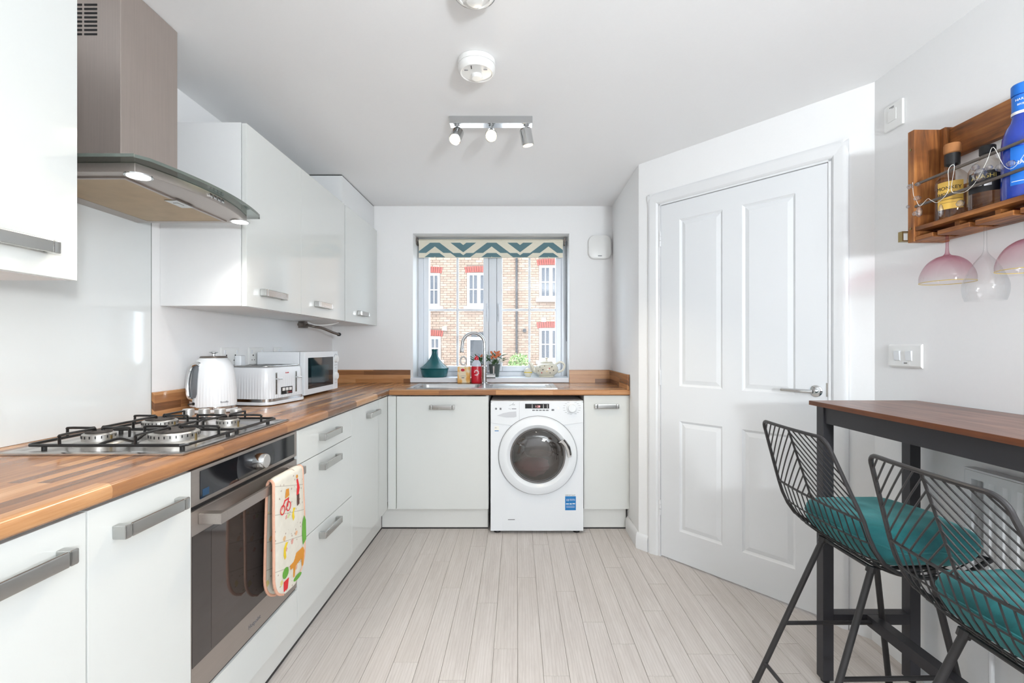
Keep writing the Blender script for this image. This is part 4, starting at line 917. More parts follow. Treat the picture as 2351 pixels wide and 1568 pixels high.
M['cowtan'] = plain('print_orange_brown', (218, 146, 52), 0.9); M['printgreen'] = plain('print_green', (104, 166, 62), 0.9); M['printred'] = plain('print_red', (218, 44, 48), 0.9); M['printbrown'] = plain('print_brown', (96, 66, 58), 0.9)
patch([(1.62, 0.47), (1.64, 0.492), (1.69, 0.492), (1.70, 0.475), (1.695, 0.425), (1.685, 0.425), (1.68, 0.455), (1.635, 0.45), (1.63, 0.415), (1.622, 0.415), (1.618, 0.45), (1.60, 0.452), (1.595, 0.468)], 'cowtan')
patch([(1.69, 0.50), (1.683, 0.54), (1.687, 0.58), (1.70, 0.60), (1.712, 0.58), (1.714, 0.51)], 'printgreen')
patch(disc(1.565, 0.458, 0.02, 0.018), 'printgreen'); patch(disc(1.655, 0.402, 0.03, 0.009), 'printgreen')
patch([(1.558, 0.398), (1.583, 0.398), (1.588, 0.432), (1.555, 0.432)], 'printred')
patch([(1.55, 0.52), (1.558, 0.505), (1.566, 0.51), (1.562, 0.535), (1.578, 0.555), (1.566, 0.558), (1.552, 0.545)], 'yellow')
patch([(1.61, 0.63), (1.618, 0.612), (1.626, 0.62), (1.622, 0.64), (1.635, 0.65), (1.62, 0.655)], 'yellow')
for cy in (1.545, 1.585):
    m_ = disc(cy, 0.672, 0.016, n=16); inn = disc(cy, 0.672, 0.0125, n=16)
    for k in range(16):
        pass
    mm = MB().loft([[(-0.764, y, z) for y, z in m_], [(-0.7632, y, z) for y, z in m_], [(-0.7632, y, z) for y, z in inn], [(-0.764, y, z) for y, z in inn]], caps=False); obj('printed_motif', mm, 'printred', t, smooth=False)
patch([(1.54, 0.672), (1.56, 0.70), (1.59, 0.70), (1.582, 0.672), (1.578, 0.672), (1.583, 0.695), (1.565, 0.695)], 'printred'); patch([(1.565, 0.703), (1.592, 0.706), (1.59, 0.73), (1.572, 0.732)], 'cowtan')
patch([(1.645, 0.69), (1.66, 0.69), (1.668, 0.71), (1.656, 0.745), (1.648, 0.742), (1.65, 0.715)], 'printred'); patch([(1.648, 0.652), (1.664, 0.655), (1.664, 0.69), (1.646, 0.69)], 'printbrown'); patch(disc(1.652, 0.753, 0.006), 'cowtan')

# ------------------------------------------------------------------ sink, tap, window sill things
t = thing('sink', 'stainless steel inset sink with drainer under the window', 'sink', (-0.22, 3.35, 0.926))
def sbox(x0, x1, y0, y1, z0, z1): return MB().box(x0, x1, y0, y1, z0, z1)
m = MB().box(-0.735, 0.27, 3.155, 3.2, 0.9254, 0.929).box(-0.735, 0.27, 3.5, 3.56, 0.9254, 0.929).box(-0.735, -0.70, 3.2, 3.5, 0.9254, 0.929).box(-0.26, 0.27, 3.2, 3.5, 0.9254, 0.927).box(-0.26, -0.2, 3.2, 3.5, 0.927, 0.929).box(0.235, 0.27, 3.2, 3.5, 0.927, 0.929)
obj('rim', m, 'sinksteel', t, smooth=False)
rg = [[(-0.48+u, 3.35+v, z) for u, v in rrect(w_, d_, r_, 6)] for w_, d_, r_, z in ((0.438, 0.3, 0.05, 0.928), (0.434, 0.296, 0.05, 0.922), (0.41, 0.28, 0.06, 0.79), (0.38, 0.25, 0.06, 0.772), (0.06, 0.06, 0.028, 0.768))]
m = MB().loft(rg, caps=False); m.f.append(tuple(range(len(m.v)-28, len(m.v)))); obj('bowl', m, 'sinksteel', t)
dg_ = MB()
for k in range(9): dg_.tube([(-0.17, 3.225+k*0.031, 0.9265), (0.2, 3.225+k*0.031, 0.9272)], 0.003, 6)
obj('drainer_ridges', dg_, 'sinksteel', t)
obj('plug_hole', MB().lathe([(0.03, 0), (0.028, 0.002), (0.01, 0.001)], 20, (-0.48, 3.35, 0.7685)), 'chrome', t)
tx, ty = -0.243, 3.535
t = thing('tap', 'chrome swan-neck kitchen mixer tap behind the sink', 'tap', (tx, ty, 0.929))
obj('base', MB().lathe([(0.024, 0), (0.024, 0.006), (0.019, 0.01), (0.019, 0.115), (0.022, 0.118), (0.022, 0.13), (0.016, 0.135)], 24, (tx, ty, 0.9292)), 'chrome', t)
pts = [(tx, ty, 1.06), (tx, ty, 1.225)]+[(tx-0.082+0.082*cos(a), ty, 1.225+0.082*sin(a)) for a in [pi*k/14 for k in range(1, 15)]]+[(tx-0.168, ty, 1.19)]
obj('spout', MB().tube(pts, 0.0125, 14), 'chrome', t)
obj('aerator', MB().lathe([(0.0135, 0), (0.0145, 0.004), (0.0145, 0.03), (0.0135, 0.032)], 16, (tx-0.168, ty, 1.16)), 'chrome', t)
l = obj('lever_hub', MB().tube([(tx+0.016, ty, 0.985), (tx+0.082, ty, 0.985)], [0.019, 0.0185], 20), 'chrome', t)
obj('lever', MB().tube([(tx+0.068, ty, 1.003), (tx+0.069, ty, 1.06)], [0.006, 0.0075], 10), 'chrome', l)
# items on the sink deck
bx = thing('carton', 'cream and orange carton of tablets standing on the sink edge', 'box', (-0.405, 3.625, 0.93))
def cart():
    tt_ = NT('carton_print'); x, y, z = tt_.sep(tt_.obj()); f = tt_.noise(tt_.comb(tt_.math('MULTIPLY', x, 22.0), 0.0, tt_.math('MULTIPLY', z, 16.0)), 1.0, 1)
    ed_ = tt_.math('MULTIPLY', tt_.math('ABSOLUTE', tt_.math('ADD', x, 0.405)), 9.0)
    tt_.base(tt_.ramp(tt_.math('ADD', f, tt_.math('MULTIPLY', ed_, 0.5)), [(0.58, lin((236, 218, 186))), (0.68, lin((232, 184, 110))), (0.8, lin((224, 156, 62)))]), 0.5); return tt_.m
M['carton'] = cart()
obj('box_body', MB().box(-0.452, -0.358, 3.598, 3.65, 0.9295, 1.052), 'carton', bx, bevel=0.0015)
obj('logo', MB().prism(disc(0, 0, 0.015, 0.011, 16), lambda u, v, h: (-0.412+u, 3.5978-h, 1.028+v), 0, 0.0006), 'red', bx)
obj('print_lines', MB().box(-0.43, -0.39, 3.5972, 3.598, 0.982, 0.984).box(-0.421, -0.40, 3.5972, 3.598, 0.966, 0.972), 'greyink', bx)
rb = thing('detergent_bottle', 'red washing-up liquid bottle between the carton and the tap', 'bottle', (-0.309, 3.612, 0.93))
def oval(w_, d_, z, n=24): return [(-0.309+w_*cos(2*pi*k/n), 3.612+d_*sin(2*pi*k/n), z) for k in range(n)]
obj('lower_bottle', MB().loft([oval(0.037, 0.022, 0.9295), oval(0.04, 0.024, 0.935), oval(0.039, 0.024, 0.965), oval(0.041, 0.025, 1.0), oval(0.04, 0.024, 1.04), oval(0.0375, 0.023, 1.055)]), 'red', rb)
obj('shoulder', MB().loft([oval(0.0374, 0.0228, 1.0552), oval(0.034, 0.021, 1.075), oval(0.024, 0.016, 1.095), oval(0.015, 0.012, 1.104)]), plain('frosted_plastic', (206, 212, 224), 0.3), rb)
obj('cap', MB().lathe([(0.0165, 0), (0.0175, 0.012), (0.014, 0.022), (0.006, 0.028), (0.005, 0.034)], 18, (-0.309, 3.612, 1.1042)), 'red', rb)
obj('label_burst', MB().prism([(0.022*(1 if k % 2 else 0.75)*cos(2*pi*k/20), 0.026*(1 if k % 2 else 0.75)*sin(2*pi*k/20)) for k in range(20)], lambda u, v, h: (-0.307+u, 3.5872-h+u*u*9, 1.008+v), 0, 0.0006), plain('pale_burst', (240, 214, 214), 0.5), rb)
sp = thing('dish_brush', 'clear scrubbing brush leaning behind the carton', 'brush', (-0.4, 3.69, 0.966))
obj('handle', MB().tube(curve([(-0.40, 3.69, 0.97), (-0.402, 3.695, 1.03), (-0.405, 3.70, 1.075)], 5), 0.006, 8), 'plastic', sp)
obj('loop_head', MB().tube([(-0.418+0.024*cos(a), 3.70, 1.095+0.032*sin(a)) for a in [2*pi*k/20 for k in range(20)]], 0.006, 8, closed=True), plain('brush_grey', (190, 188, 186), 0.5), sp)
obj('bristles', MB().loft([[(-0.418+0.018*cos(a), 3.695, 1.095+0.026*sin(a)) for a in [2*pi*k/16 for k in range(16)]], [(-0.418+0.016*cos(a), 3.703, 1.095+0.024*sin(a)) for a in [2*pi*k/16 for k in range(16)]]]), 'clear', sp)
SZ = 0.9662
tg_ = thing('tagine', 'dark teal glazed tagine with tall neck on the window sill', 'tagine', (-0.655, 3.765, SZ))
obj('dish', MB().lathe([(0.092, 0), (0.098, 0.004), (0.106, 0.04), (0.11, 0.062), (0.106, 0.066)], 40, (-0.655, 3.765, SZ)), 'teal', tg_)
obj('lid', MB().lathe([(0.113, 0.066), (0.114, 0.07), (0.095, 0.085), (0.07, 0.106), (0.045, 0.136), (0.03, 0.162), (0.022, 0.185), (0.02, 0.2), (0.026, 0.218), (0.02, 0.219), (0.016, 0.206)], 40, (-0.655, 3.765, SZ)), 'teal', tg_)
def leaf(m, a, b, w_, up=Vector((0, 0, 1))):
    a, b = Vector(a), Vector(b); d_ = b-a; s_ = d_.cross(up).normalized()*w_
    m.add([a, a+d_*0.45+s_, b, a+d_*0.45-s_, a+d_*0.5+Vector((0, 0, 0.008))], [(0, 1, 4), (1, 2, 4), (2, 3, 4), (3, 0, 4)])
def potted(name, label, px, py, mat, r, h, seed, flowers):
    t = thing(name, label, 'plant', (px, py, SZ)); rnd = random.Random(seed)
    obj('pot', MB().lathe([(r*0.72, 0), (r*0.95, h*0.85), (r, h*0.86), (r*1.02, h), (r*0.9, h), (r*0.85, h*0.86)], 24, (px, py, SZ)), mat, t)
    lv = MB(); st = MB()
    for k in range(34):
        a = rnd.uniform(0, 2*pi); e = rnd.uniform(0.015, 0.075); hh = rnd.uniform(0.0, 0.1)
        b = Vector((px+e*0.5*cos(a), py+e*0.4*sin(a), SZ+h+hh*0.6)); leaf(lv, b, b+Vector((e*cos(a), e*0.6*sin(a), rnd.uniform(-0.02, 0.045))), rnd.uniform(0.008, 0.016))
        if k % 4 == 0: st.tube([(px, py, SZ+h*0.9), tuple(b)], 0.002, 5)
    obj('leaves', lv, 'leaf', t, kind='stuff', smooth=False); obj('stems', st, 'leaf', t)
    for mt, cx_, cz_, sx, sz_, cnt in flowers:
        fl_ = MB()
        for k in range(cnt):
            c = Vector((px+cx_+rnd.uniform(-sx, sx), py-0.02+rnd.uniform(-0.02, 0.02), SZ+h+cz_+rnd.uniform(-sz_, sz_))); r_ = rnd.uniform(0.006, 0.01)
            for q in range(5):
                a = 2*pi*q/5+rnd.random(); leaf(fl_, c, c+Vector((r_*cos(a), -0.004, r_*sin(a))), r_*0.45, Vector((0, -1, 0)))
        obj('petals', fl_, mt, t, kind='stuff', smooth=False)
    return t
potted('potted_plant', 'green plant with orange blooms in a grey pot right of the tap', -0.178, 3.765, 'greypot', 0.046, 0.1, 11, [('orange', 0.01, 0.075, 0.045, 0.028, 26), ('petal', 0.045, 0.025, 0.02, 0.02, 7)])
potted('potted_plant', 'small dark-leaved plant in a terracotta pot behind the tap', -0.292, 3.80, 'terracotta', 0.04, 0.095, 23, [('orange', 0.02, 0.07, 0.02, 0.015, 5)])
tp_ = thing('teapot', 'cream polka-dot teapot at the right end of the window sill', 'teapot', (0.23, 3.765, SZ))
TX, TY = 0.235, 3.765
tpp = [(0.06, 0), (0.062, 0.006), (0.058, 0.01), (0.082, 0.028), (0.092, 0.052), (0.09, 0.076), (0.075, 0.098), (0.05, 0.11)]
obj('body', MB().lathe(tpp, 40, (TX, TY, SZ)), 'cream', tp_)
obj('lid', MB().lathe([(0.05, 0.1102), (0.052, 0.113), (0.045, 0.122), (0.02, 0.13), (0.006, 0.132), (0.006, 0.138), (0.012, 0.144), (0.01, 0.152), (0.003, 0.155)], 32, (TX, TY, SZ)), 'cream', tp_)
obj('spout', MB().tube(curve([(TX-0.078, TY, SZ+0.045), (TX-0.105, TY, SZ+0.062), (TX-0.122, TY, SZ+0.095), (TX-0.14, TY, SZ+0.118)], 6), [0.02]*6+[0.015]*7+[0.011]*6, 12), 'cream', tp_)
obj('handle', MB().tube(curve([(TX+0.07, TY, SZ+0.1), (TX+0.11, TY, SZ+0.118), (TX+0.142, TY, SZ+0.095), (TX+0.13, TY, SZ+0.055), (TX+0.088, TY, SZ+0.035)], 6), 0.0085, 10), 'cream', tp_)
def trad(z):
    for (r0, h0), (r1, h1) in zip(tpp, tpp[1:]):
        if h0 <= z <= h1 and h1 > h0: return r0+(r1-r0)*(z-h0)/(h1-h0)
    return 0.08
for k, (a, z, mt) in enumerate(((-130, 0.08, 'greyink'), (-105, 0.088, 'brass'), (-112, 0.06, 'ink'), (-80, 0.07, 'red'), (-92, 0.048, 'brass'), (-65, 0.082, 'ink'), (-58, 0.055, 'ink'), (-138, 0.05, 'brass'), (-75, 0.036, 'greyink'), (-120, 0.036, 'red'))):
    a = radians(a); r = trad(z)+0.0008; c = Vector((TX+r*cos(a), TY+r*sin(a), SZ+z)); tn = Vector((-sin(a), cos(a), 0)); up = Vector((0, 0, 1)); n_ = Vector((cos(a), sin(a), 0))
    obj('dot', MB().loft([[c+n_*q+tn*0.0045*cos(2*pi*j/10)+up*0.0045*sin(2*pi*j/10) for j in range(10)] for q in (-0.002, 0.0006)]), mt, tp_, smooth=False)
eg = thing('egg_cup', 'small pale egg-shaped pot beside the teapot', 'pot', (0.088, 3.755, SZ))
obj('shell', MB().lathe([(0.02, 0), (0.022, 0.003), (0.019, 0.008), (0.03, 0.022), (0.033, 0.036), (0.029, 0.052), (0.02, 0.064), (0.008, 0.071), (0.002, 0.072)], 28, (0.088, 3.755, SZ)), 'cream', eg)
obj('painted_band', MB().lathe([(0.0332, 0.033), (0.0336, 0.036), (0.0332, 0.039)], 28, (0.088, 3.755, SZ), caps=False), 'yellow', eg)

# ------------------------------------------------------------------ roller blind
t = thing('roller_blind', 'rolled-up roller blind with grey-teal and cream chevrons in the window', 'blind', (-0.2, 3.8, 2.03))
obj('roll', MB().tube([(-0.787, 3.81, 2.045), (0.368, 3.81, 2.045)], 0.024, 24), 'blind', t)
obj('fabric', MB().box(-0.784, 0.366, 3.786, 3.7875, 1.918, 2.036), 'chevron', t)
obj('bottom_bar', MB().box(-0.786, 0.368, 3.784, 3.7897, 1.9165, 1.9195), 'blind', t, bevel=0.001)
for x in (-0.8, 0.38):
    obj('bracket', MB().box(x-0.004, x+0.004, 3.79, 3.84, 2.02, 2.078).lathe([(0.012, 0), (0.012, 0.014)], 14, (x, 3.8, 2.055), 'y'), 'steelrod', t)
obj('pull_chain', MB().tube(curve([(0.388, 3.8, 2.05), (0.39, 3.8, 1.8), (0.392, 3.8, 1.5), (0.394, 3.8, 1.28), (0.398, 3.8, 1.27), (0.4, 3.8, 1.5), (0.399, 3.8, 2.05)], 4), 0.002, 6), 'greyink', t)

# ------------------------------------------------------------------ wall and ceiling fittings
t = thing('wall_sensor', 'white rounded-square wall sensor box right of the window', 'sensor', (0.635, YB, 1.9))
rg = [[(0.638+u*k, YB-0.0005-y, 1.972+v*k) for u, v in rrect(0.176, 0.184, 0.05, 8)] for k, y in ((0.97, 0), (1, 0.006), (1, 0.028), (0.97, 0.036), (0.85, 0.04))]
obj('cover', MB().loft(rg), 'plastic', t)
obj('logo_mark', MB().box(0.622, 0.652, YB-0.0411, YB-0.0404, 1.9, 1.906), 'greyink', t)
def detector(label, cx, cy, r, h, name='smoke_alarm', low=False):
    t = thing(name, label, 'alarm', (cx, cy, H-h), group=None)
    if not low:
        obj('base_ring', MB().lathe([(r, 0), (r, 0.018), (r*0.985, 0.019)], 48, (cx, cy, H-0.0195)), 'plastic', t)
        obj('housing', MB().lathe([(r*0.97, 0), (r*0.99, -0.002), (r*0.97, -0.018), (r*0.86, -0.027), (r*0.84, -0.027), (r*0.8, -0.0245), (r*0.3, -0.026)], 48, (cx, cy, H-0.0197)), 'plastic', t)
        obj('test_button', MB().lathe([(r*0.3, 0), (r*0.3, -0.01), (r*0.25, -0.014), (r*0.2, -0.014)], 32, (cx, cy+0.012, H-0.0455)), 'plastic', t)
        for k, a in enumerate((-150, -112, -35)):
            x, y = cx+0.6*r*cos(radians(a)), cy+0.6*r*sin(radians(a))
            obj('vent_slot' if k != 1 else 'indicator', MB().box(x-0.007 if k != 1 else x-0.0015, x+0.007 if k != 1 else x+0.0015, y-0.0016 if k != 1 else y-0.009, y+0.0016 if k != 1 else y+0.009, H-0.0465, H-0.0445), 'greyink' if k != 1 else 'ink', t)
        return t
    obj('base_ring', MB().lathe([(r, 0), (r, 0.012), (r*0.95, 0.014)], 48, (cx, cy, H-0.0145)), 'plastic', t)
    obj('dome', MB().lathe([(r*0.92, 0), (r*0.9, -0.012), (r*0.72, -0.022), (r*0.68, -0.022), (r*0.66, -0.018), (r*0.4, -0.02), (r*0.36, -0.034), (r*0.1, -0.038)], 48, (cx, cy, H-0.0147)), 'plastic', t)
    obj('chrome_ring', MB().lathe([(r*0.9, -0.0135), (r*0.94, -0.012), (r*0.9, -0.009)], 48, (cx, cy, H-0.0147), caps=False), 'chrome', t)
    return t
detector('white domed smoke alarm on the ceiling just behind the spotlight bar', -0.155, 1.815, 0.072, 0.06)
detector('white round heat detector on the ceiling cut by the top picture edge', -0.128, 1.435, 0.068, 0.05, 'heat_detector', True)
t = thing('spotlight_bar', 'chrome ceiling bar with three small spotlights, two of them facing the room', 'ceiling light', (-0.125, 2.265, 2.2))
obj('bar', MB().box(-0.32, 0.073, 2.24, 2.292, 2.262, 2.2965), 'chrome', t, bevel=0.0015)
for x, d_, lit in ((-0.287, Vector((-0.1, -0.55, -0.62)), 1), (-0.123, Vector((0.03, -0.75, -0.42)), 1), (0.044, Vector((0.18, 0.1, -1)), 0)):
    d_.normalize(); piv = Vector((x, 2.266, 2.218))
    s = obj('stem', MB().tube([(x, 2.266, 2.2619), (x, 2.266, 2.21)], 0.006, 10).lathe([(0.013, 0), (0.013, 0.004)], 16, (x, 2.266, 2.258)), 'chrome', t)
    up = d_.orthogonal().normalized(); w2 = d_.cross(up)
    c0 = piv-d_*0.018
    def ringat(r, h): return [c0+d_*h+up*r*cos(2*pi*k/28)+w2*r*sin(2*pi*k/28) for k in range(28)]
    hd2 = obj('lamp_head', MB().loft([ringat(0.012, -0.012), ringat(0.024, -0.01), ringat(0.0285, -0.004), ringat(0.0285, 0.066), ringat(0.026, 0.068), ringat(0.025, 0.05)], caps=False), 'chrome', t)
    mb_ = MB().loft([ringat(0.0245, 0.056), ringat(0.02, 0.06), ringat(0.004, 0.062)]); obj('bulb', mb_, 'bulb', hd2)
    lp = c0+d_*0.085; lamp('spot_bulb', 'SPOT', tuple(lp), 18, (1, 0.86, 0.66), d_.to_track_quat('-Z', 'Y').to_euler(), spot_size=radians(88), spot_blend=0.8, shadow_soft_size=0.022)

t = thing('isolator_switch', 'square white fused switch plate high on the right wall', 'switch', (XR, 1.846, 2.05))
obj('plate', MB().box(XR-0.0115, XR-0.0005, 1.801, 1.89, 2.054, 2.152), 'plastic', t, bevel=0.003)
obj('fuse_cover', MB().box(XR-0.014, XR-0.0115, 1.828, 1.868, 2.085, 2.13), 'plastic', t, bevel=0.001)
obj('print_lines', MB().box(XR-0.0122, XR-0.0116, 1.84, 1.862, 2.139, 2.142).box(XR-0.0122, XR-0.0116, 1.84, 1.852, 2.135, 2.137), 'greyink', t)
t = thing('light_switch', 'white double rocker switch labelled FAN above the bar table', 'switch', (XR, 1.79, 1.125))
obj('plate', MB().prism([(XR-0.0005, 1.125), (XR-0.006, 1.125), (XR-0.0115, 1.132), (XR-0.0115, 1.208), (XR-0.006, 1.215), (XR-0.0005, 1.215)], lambda u, v, h: (u, h, v), 1.718, 1.868), 'plastic', t, bevel=0.001)
for y in (1.822, 1.768):
    obj('rocker', MB().prism([(0, 0), (0.004, 0.002), (0.0065, 0.036), (0, 0.038)], lambda u, v, h: (XR-0.0115-u, h, 1.152+v), y-0.013, y+0.013), 'white', t)
obj('label_strip', MB().box(XR-0.0122, XR-0.0115, 1.766, 1.8, 1.138, 1.149), 'whiteink', t)
text('FAN', 0.008, faceW(XR-0.0123, 1.792, 1.1405), 'ink', t)
# ------------------------------------------------------------------ bar table
t = thing('bar_table', 'bar-height table with walnut top and black steel frame against the right wall', 'table', (1.27, 1.15, 0))
ty0, ty1, tx0, tx1, tz = 0.52, 1.75, 1.079, 1.472, 1.007
obj('tabletop', MB().box(tx0, tx1, ty0, ty1, tz-0.0155, tz), 'tabletop', t, bevel=0.001)
obj('edge_band', MB().box(tx0-0.0012, tx0-0.0002, ty0, ty1, tz-0.0158, tz-0.0008), 'tableedge', t)
LY = (ty0+0.022, 1.69)
for x in (1.092, 1.402):
    for y in LY:
        l = obj('leg', MB().box(x, x+0.038, y, y+0.038, 0.012, tz-0.016), 'tableleg', t, bevel=0.0015)
        obj('foot', MB().lathe([(0.014, 0), (0.015, 0.008), (0.01, 0.012)], 14, (x+0.019, y+0.019, 0.0003)), 'rubber', l)
ap = (tz-0.075, tz-0.0162)
obj('apron', MB().box(1.098, 1.122, LY[0]+0.0385, 1.6895, *ap), 'tableleg', t, bevel=0.001)
obj('apron', MB().box(1.41, 1.434, LY[0]+0.0385, 1.6895, *ap), 'tableleg', t, bevel=0.001)
for y in LY:
    obj('apron', MB().box(1.1305, 1.4015, y+0.006, y+0.032, *ap), 'tableleg', t, bevel=0.001)
    obj('stretcher', MB().box(1.1305, 1.4015, y, y+0.038, 0.212, 0.25), 'tableleg', t, bevel=0.0015)
obj('stretcher', MB().box(1.247, 1.285, LY[0]+0.0385, 1.6895, 0.212, 0.25), 'tableleg', t, bevel=0.0015)
# radiator behind the table
t = thing('radiator', 'white panel radiator on the right wall behind the bar table', 'radiator', (1.45, 1.05, 0.28))
rp = MB(); prof = []; y = 0.62
while y < 1.47:
    prof += [(y, 0), (y+0.008, -0.008), (y+0.025, -0.008), (y+0.033, 0)]; y += 0.0405
pts = [(a, 1.44+b) for a, b in prof]; back = [(a, 1.447) for a, b in reversed(prof)]
obj('panel', MB().prism(pts+back, lambda u, v, h: (v, u, h), 0.30, 0.79), 'trim', t)
obj('panel_edge', MB().box(1.43, 1.45, 0.59, 0.619, 0.28, 0.815).box(1.43, 1.45, 1.492, 1.512, 0.28, 0.815).box(1.43, 1.45, 0.619, 1.492, 0.79, 0.815).box(1.43, 1.45, 0.619, 1.492, 0.28, 0.3), 'trim', t, smooth=False)
g = MB().box(1.43, 1.468, 0.59, 1.512, 0.8155, 0.822)
obj('top_grille', g, 'trim', t, bevel=0.0015)
obj('side_cover', MB().box(1.43, 1.468, 1.5125, 1.516, 0.29, 0.822), 'trim', t, bevel=0.001)
obj('wall_bracket', MB().box(1.45, XR-0.0005, 0.75, 0.79, 0.4, 0.75).box(1.45, XR-0.0005, 1.28, 1.32, 0.4, 0.75), 'trim', t)
for y in (0.62, 1.45): obj('pipe', MB().tube([(1.452, y, 0.0), (1.452, y, 0.279)], 0.0075, 10), 'trim', t)

# ------------------------------------------------------------------ wire bar stools with teal cushions
CEN = [(0.08, 0.695), (0.105, 0.615), (0.15, 0.545), (0.22, 0.51), (0.31, 0.505), (0.40, 0.522), (0.475, 0.565)]
RIM = [(0.08, 0.695), (0.107, 0.622), (0.152, 0.558), (0.22, 0.53), (0.31, 0.524), (0.40, 0.538), (0.475, 0.575)]
def lerp(Pp, w):
    w = min(max(w, 0), 1)*(len(Pp)-1); i = min(int(w), len(Pp)-2); f = w-i; a, b = Pp[i], Pp[i+1]; return (a[0]+(b[0]-a[0])*f, a[1]+(b[1]-a[1])*f)
HB = 0.248
KS = 0.955
def G(p): return Vector((p[0]*KS, p[1]*KS, 1.205-(1.205-p[2])*KS))
def backp(a, b):   # a across, b down from the rail
    k = b/HB; return G((0.08*k-0.012*(1-(a/0.2)**2), a, 0.93-0.235*k))
def seatp(u, w):
    c, r = lerp(CEN, w), lerp(RIM, w); q = abs(u)**4; hw = 0.218-0.012*w*w
    return G((c[0]+(r[0]-c[0])*q-0.012*(1-u*u)*(1-w), u*hw, c[1]+(r[1]-c[1])*q))
def stool(name, label, loc, rz):
    t = thing(name, label, 'bar stool', loc, rz, group='wire bar stools at the bar table', world=False)
    # outer rail: rounded back, down the sides, round the front of the seat
    hb = 0.18; R = 0.035; rail = []
    for k in range(7):
        a = -pi/2+ (pi/2)*k/6; rail.append(backp(-hb+R+R*sin(a)-0.0, R-R*cos(a)) if False else backp(-(hb-R)-R*cos(pi/2*k/6), R-R*sin(pi/2*k/6)))
    left = rail                                   # from the side up to the top rail, far side
    topm = [backp(-hb+R+(2*hb-2*R)*k/8, 0) for k in range(1, 8)]
    right = [Vector((p.x, -p.y, p.z)) for p in reversed(left)]
    sideR = [backp(0.18+0.038*k/6, R+(HB-R)*k/6) for k in range(1, 7)]
    rimR = [seatp(1, k/10) for k in range(1, 10)]
    frontR = [seatp(1-2*k/16, 1) for k in range(0, 17)]
    loop = left+topm+right+sideR+rimR+frontR+[Vector((p.x, -p.y, p.z)) for p in reversed(rimR)]+[Vector((p.x, -p.y, p.z)) for p in reversed(sideR)]
    obj('outer_rail', MB().tube(loop, 0.0055, 10, closed=True), 'wire', t)
    cr_ = [backp(-0.218+0.436*k/12, HB) for k in range(13)]
    obj('crease_rail', MB().tube(cr_, 0.004, 8), 'wire', t)
    obj('spine', MB().tube([backp(0, HB*k/10) for k in range(11)], 0.0034, 8), 'wire', t)
    sp_ = 0.0305; k = -6
    while k*sp_ < HB-0.015:
        b0 = k*sp_+0.012; k += 1
        for s in (-1, 1):
            a0 = max(0.0, -b0); pts = []; st = 0.004; a = a0
            while True:
                b = b0+a*1.02
                if b > HB or a > 0.178+0.153*b: break
                if b < 0.03 and a > hb-R and (a-(hb-R))**2+(b-R)**2 > R*R: break
                pts.append(backp(s*a, max(b, 0))); a += st
            if len(pts) > 3: obj('back_wire', MB().tube(pts[::3]+([pts[-1]] if (len(pts)-1) % 3 else []), 0.0022, 6), 'wire', t)
    for k in range(15):
        u = -0.94+1.88*k/14; obj('seat_wire', MB().tube([seatp(u, j/16) for j in range(17)], 0.0022, 6), 'wire', t)
    for w_ in (0.14, 0.28, 0.46, 0.64, 0.82): obj('cross_wire', MB().tube([seatp(-1+2*j/18, w_)-Vector((0, 0, 0.0035)) for j in range(19)], 0.0026, 6), 'wire', t)
    F = {}
    for sx, sy in ((0, -1), (0, 1), (1, -1), (1, 1)):
        top_ = G((0.185, sy*0.115, 0.511)) if sx == 0 else G((0.37, sy*0.115, 0.511)); ft = Vector((-0.03, sy*0.165, 0.006)) if sx == 0 else Vector((0.45, sy*0.162, 0.006))
        F[sx, sy] = (top_, ft); l = obj('leg', MB().tube([top_, ft], 0.0095, 12), 'wire', t)
        obj('weld_collar', MB().tube([top_+Vector((0, 0, 0.006)), top_-(top_-ft)*0.02], 0.014, 10), 'wire', l)
        obj('foot_cap', MB().lathe([(0.011, 0), (0.011, 0.01)], 12, (ft.x, ft.y, 0.0003)), 'rubber', l)
    def on(key, z): a, b = F[key]; return a+(b-a)*((a.z-z)/(a.z-b.z))
    obj('seat_mount', MB().tube([F[0, -1][0], F[0, 1][0]], 0.006, 8).tube([F[1, -1][0], F[1, 1][0]], 0.006, 8).tube([F[0, -1][0], F[1, -1][0]], 0.006, 8).tube([F[0, 1][0], F[1, 1][0]], 0.006, 8), 'wire', t)
    for sy in (-1, 1): obj('footrest', MB().tube([on((0, sy), 0.233), on((1, sy), 0.233)], 0.0068, 10), 'wire', t)
    obj('footrest', MB().tube([on((1, -1), 0.233), on((1, 1), 0.233)], 0.0068, 10), 'wire', t)
    obj('footrest', MB().tube([on((0, -1), 0.083), on((0, 1), 0.083)], 0.0068, 10), 'wire', t)
    return t
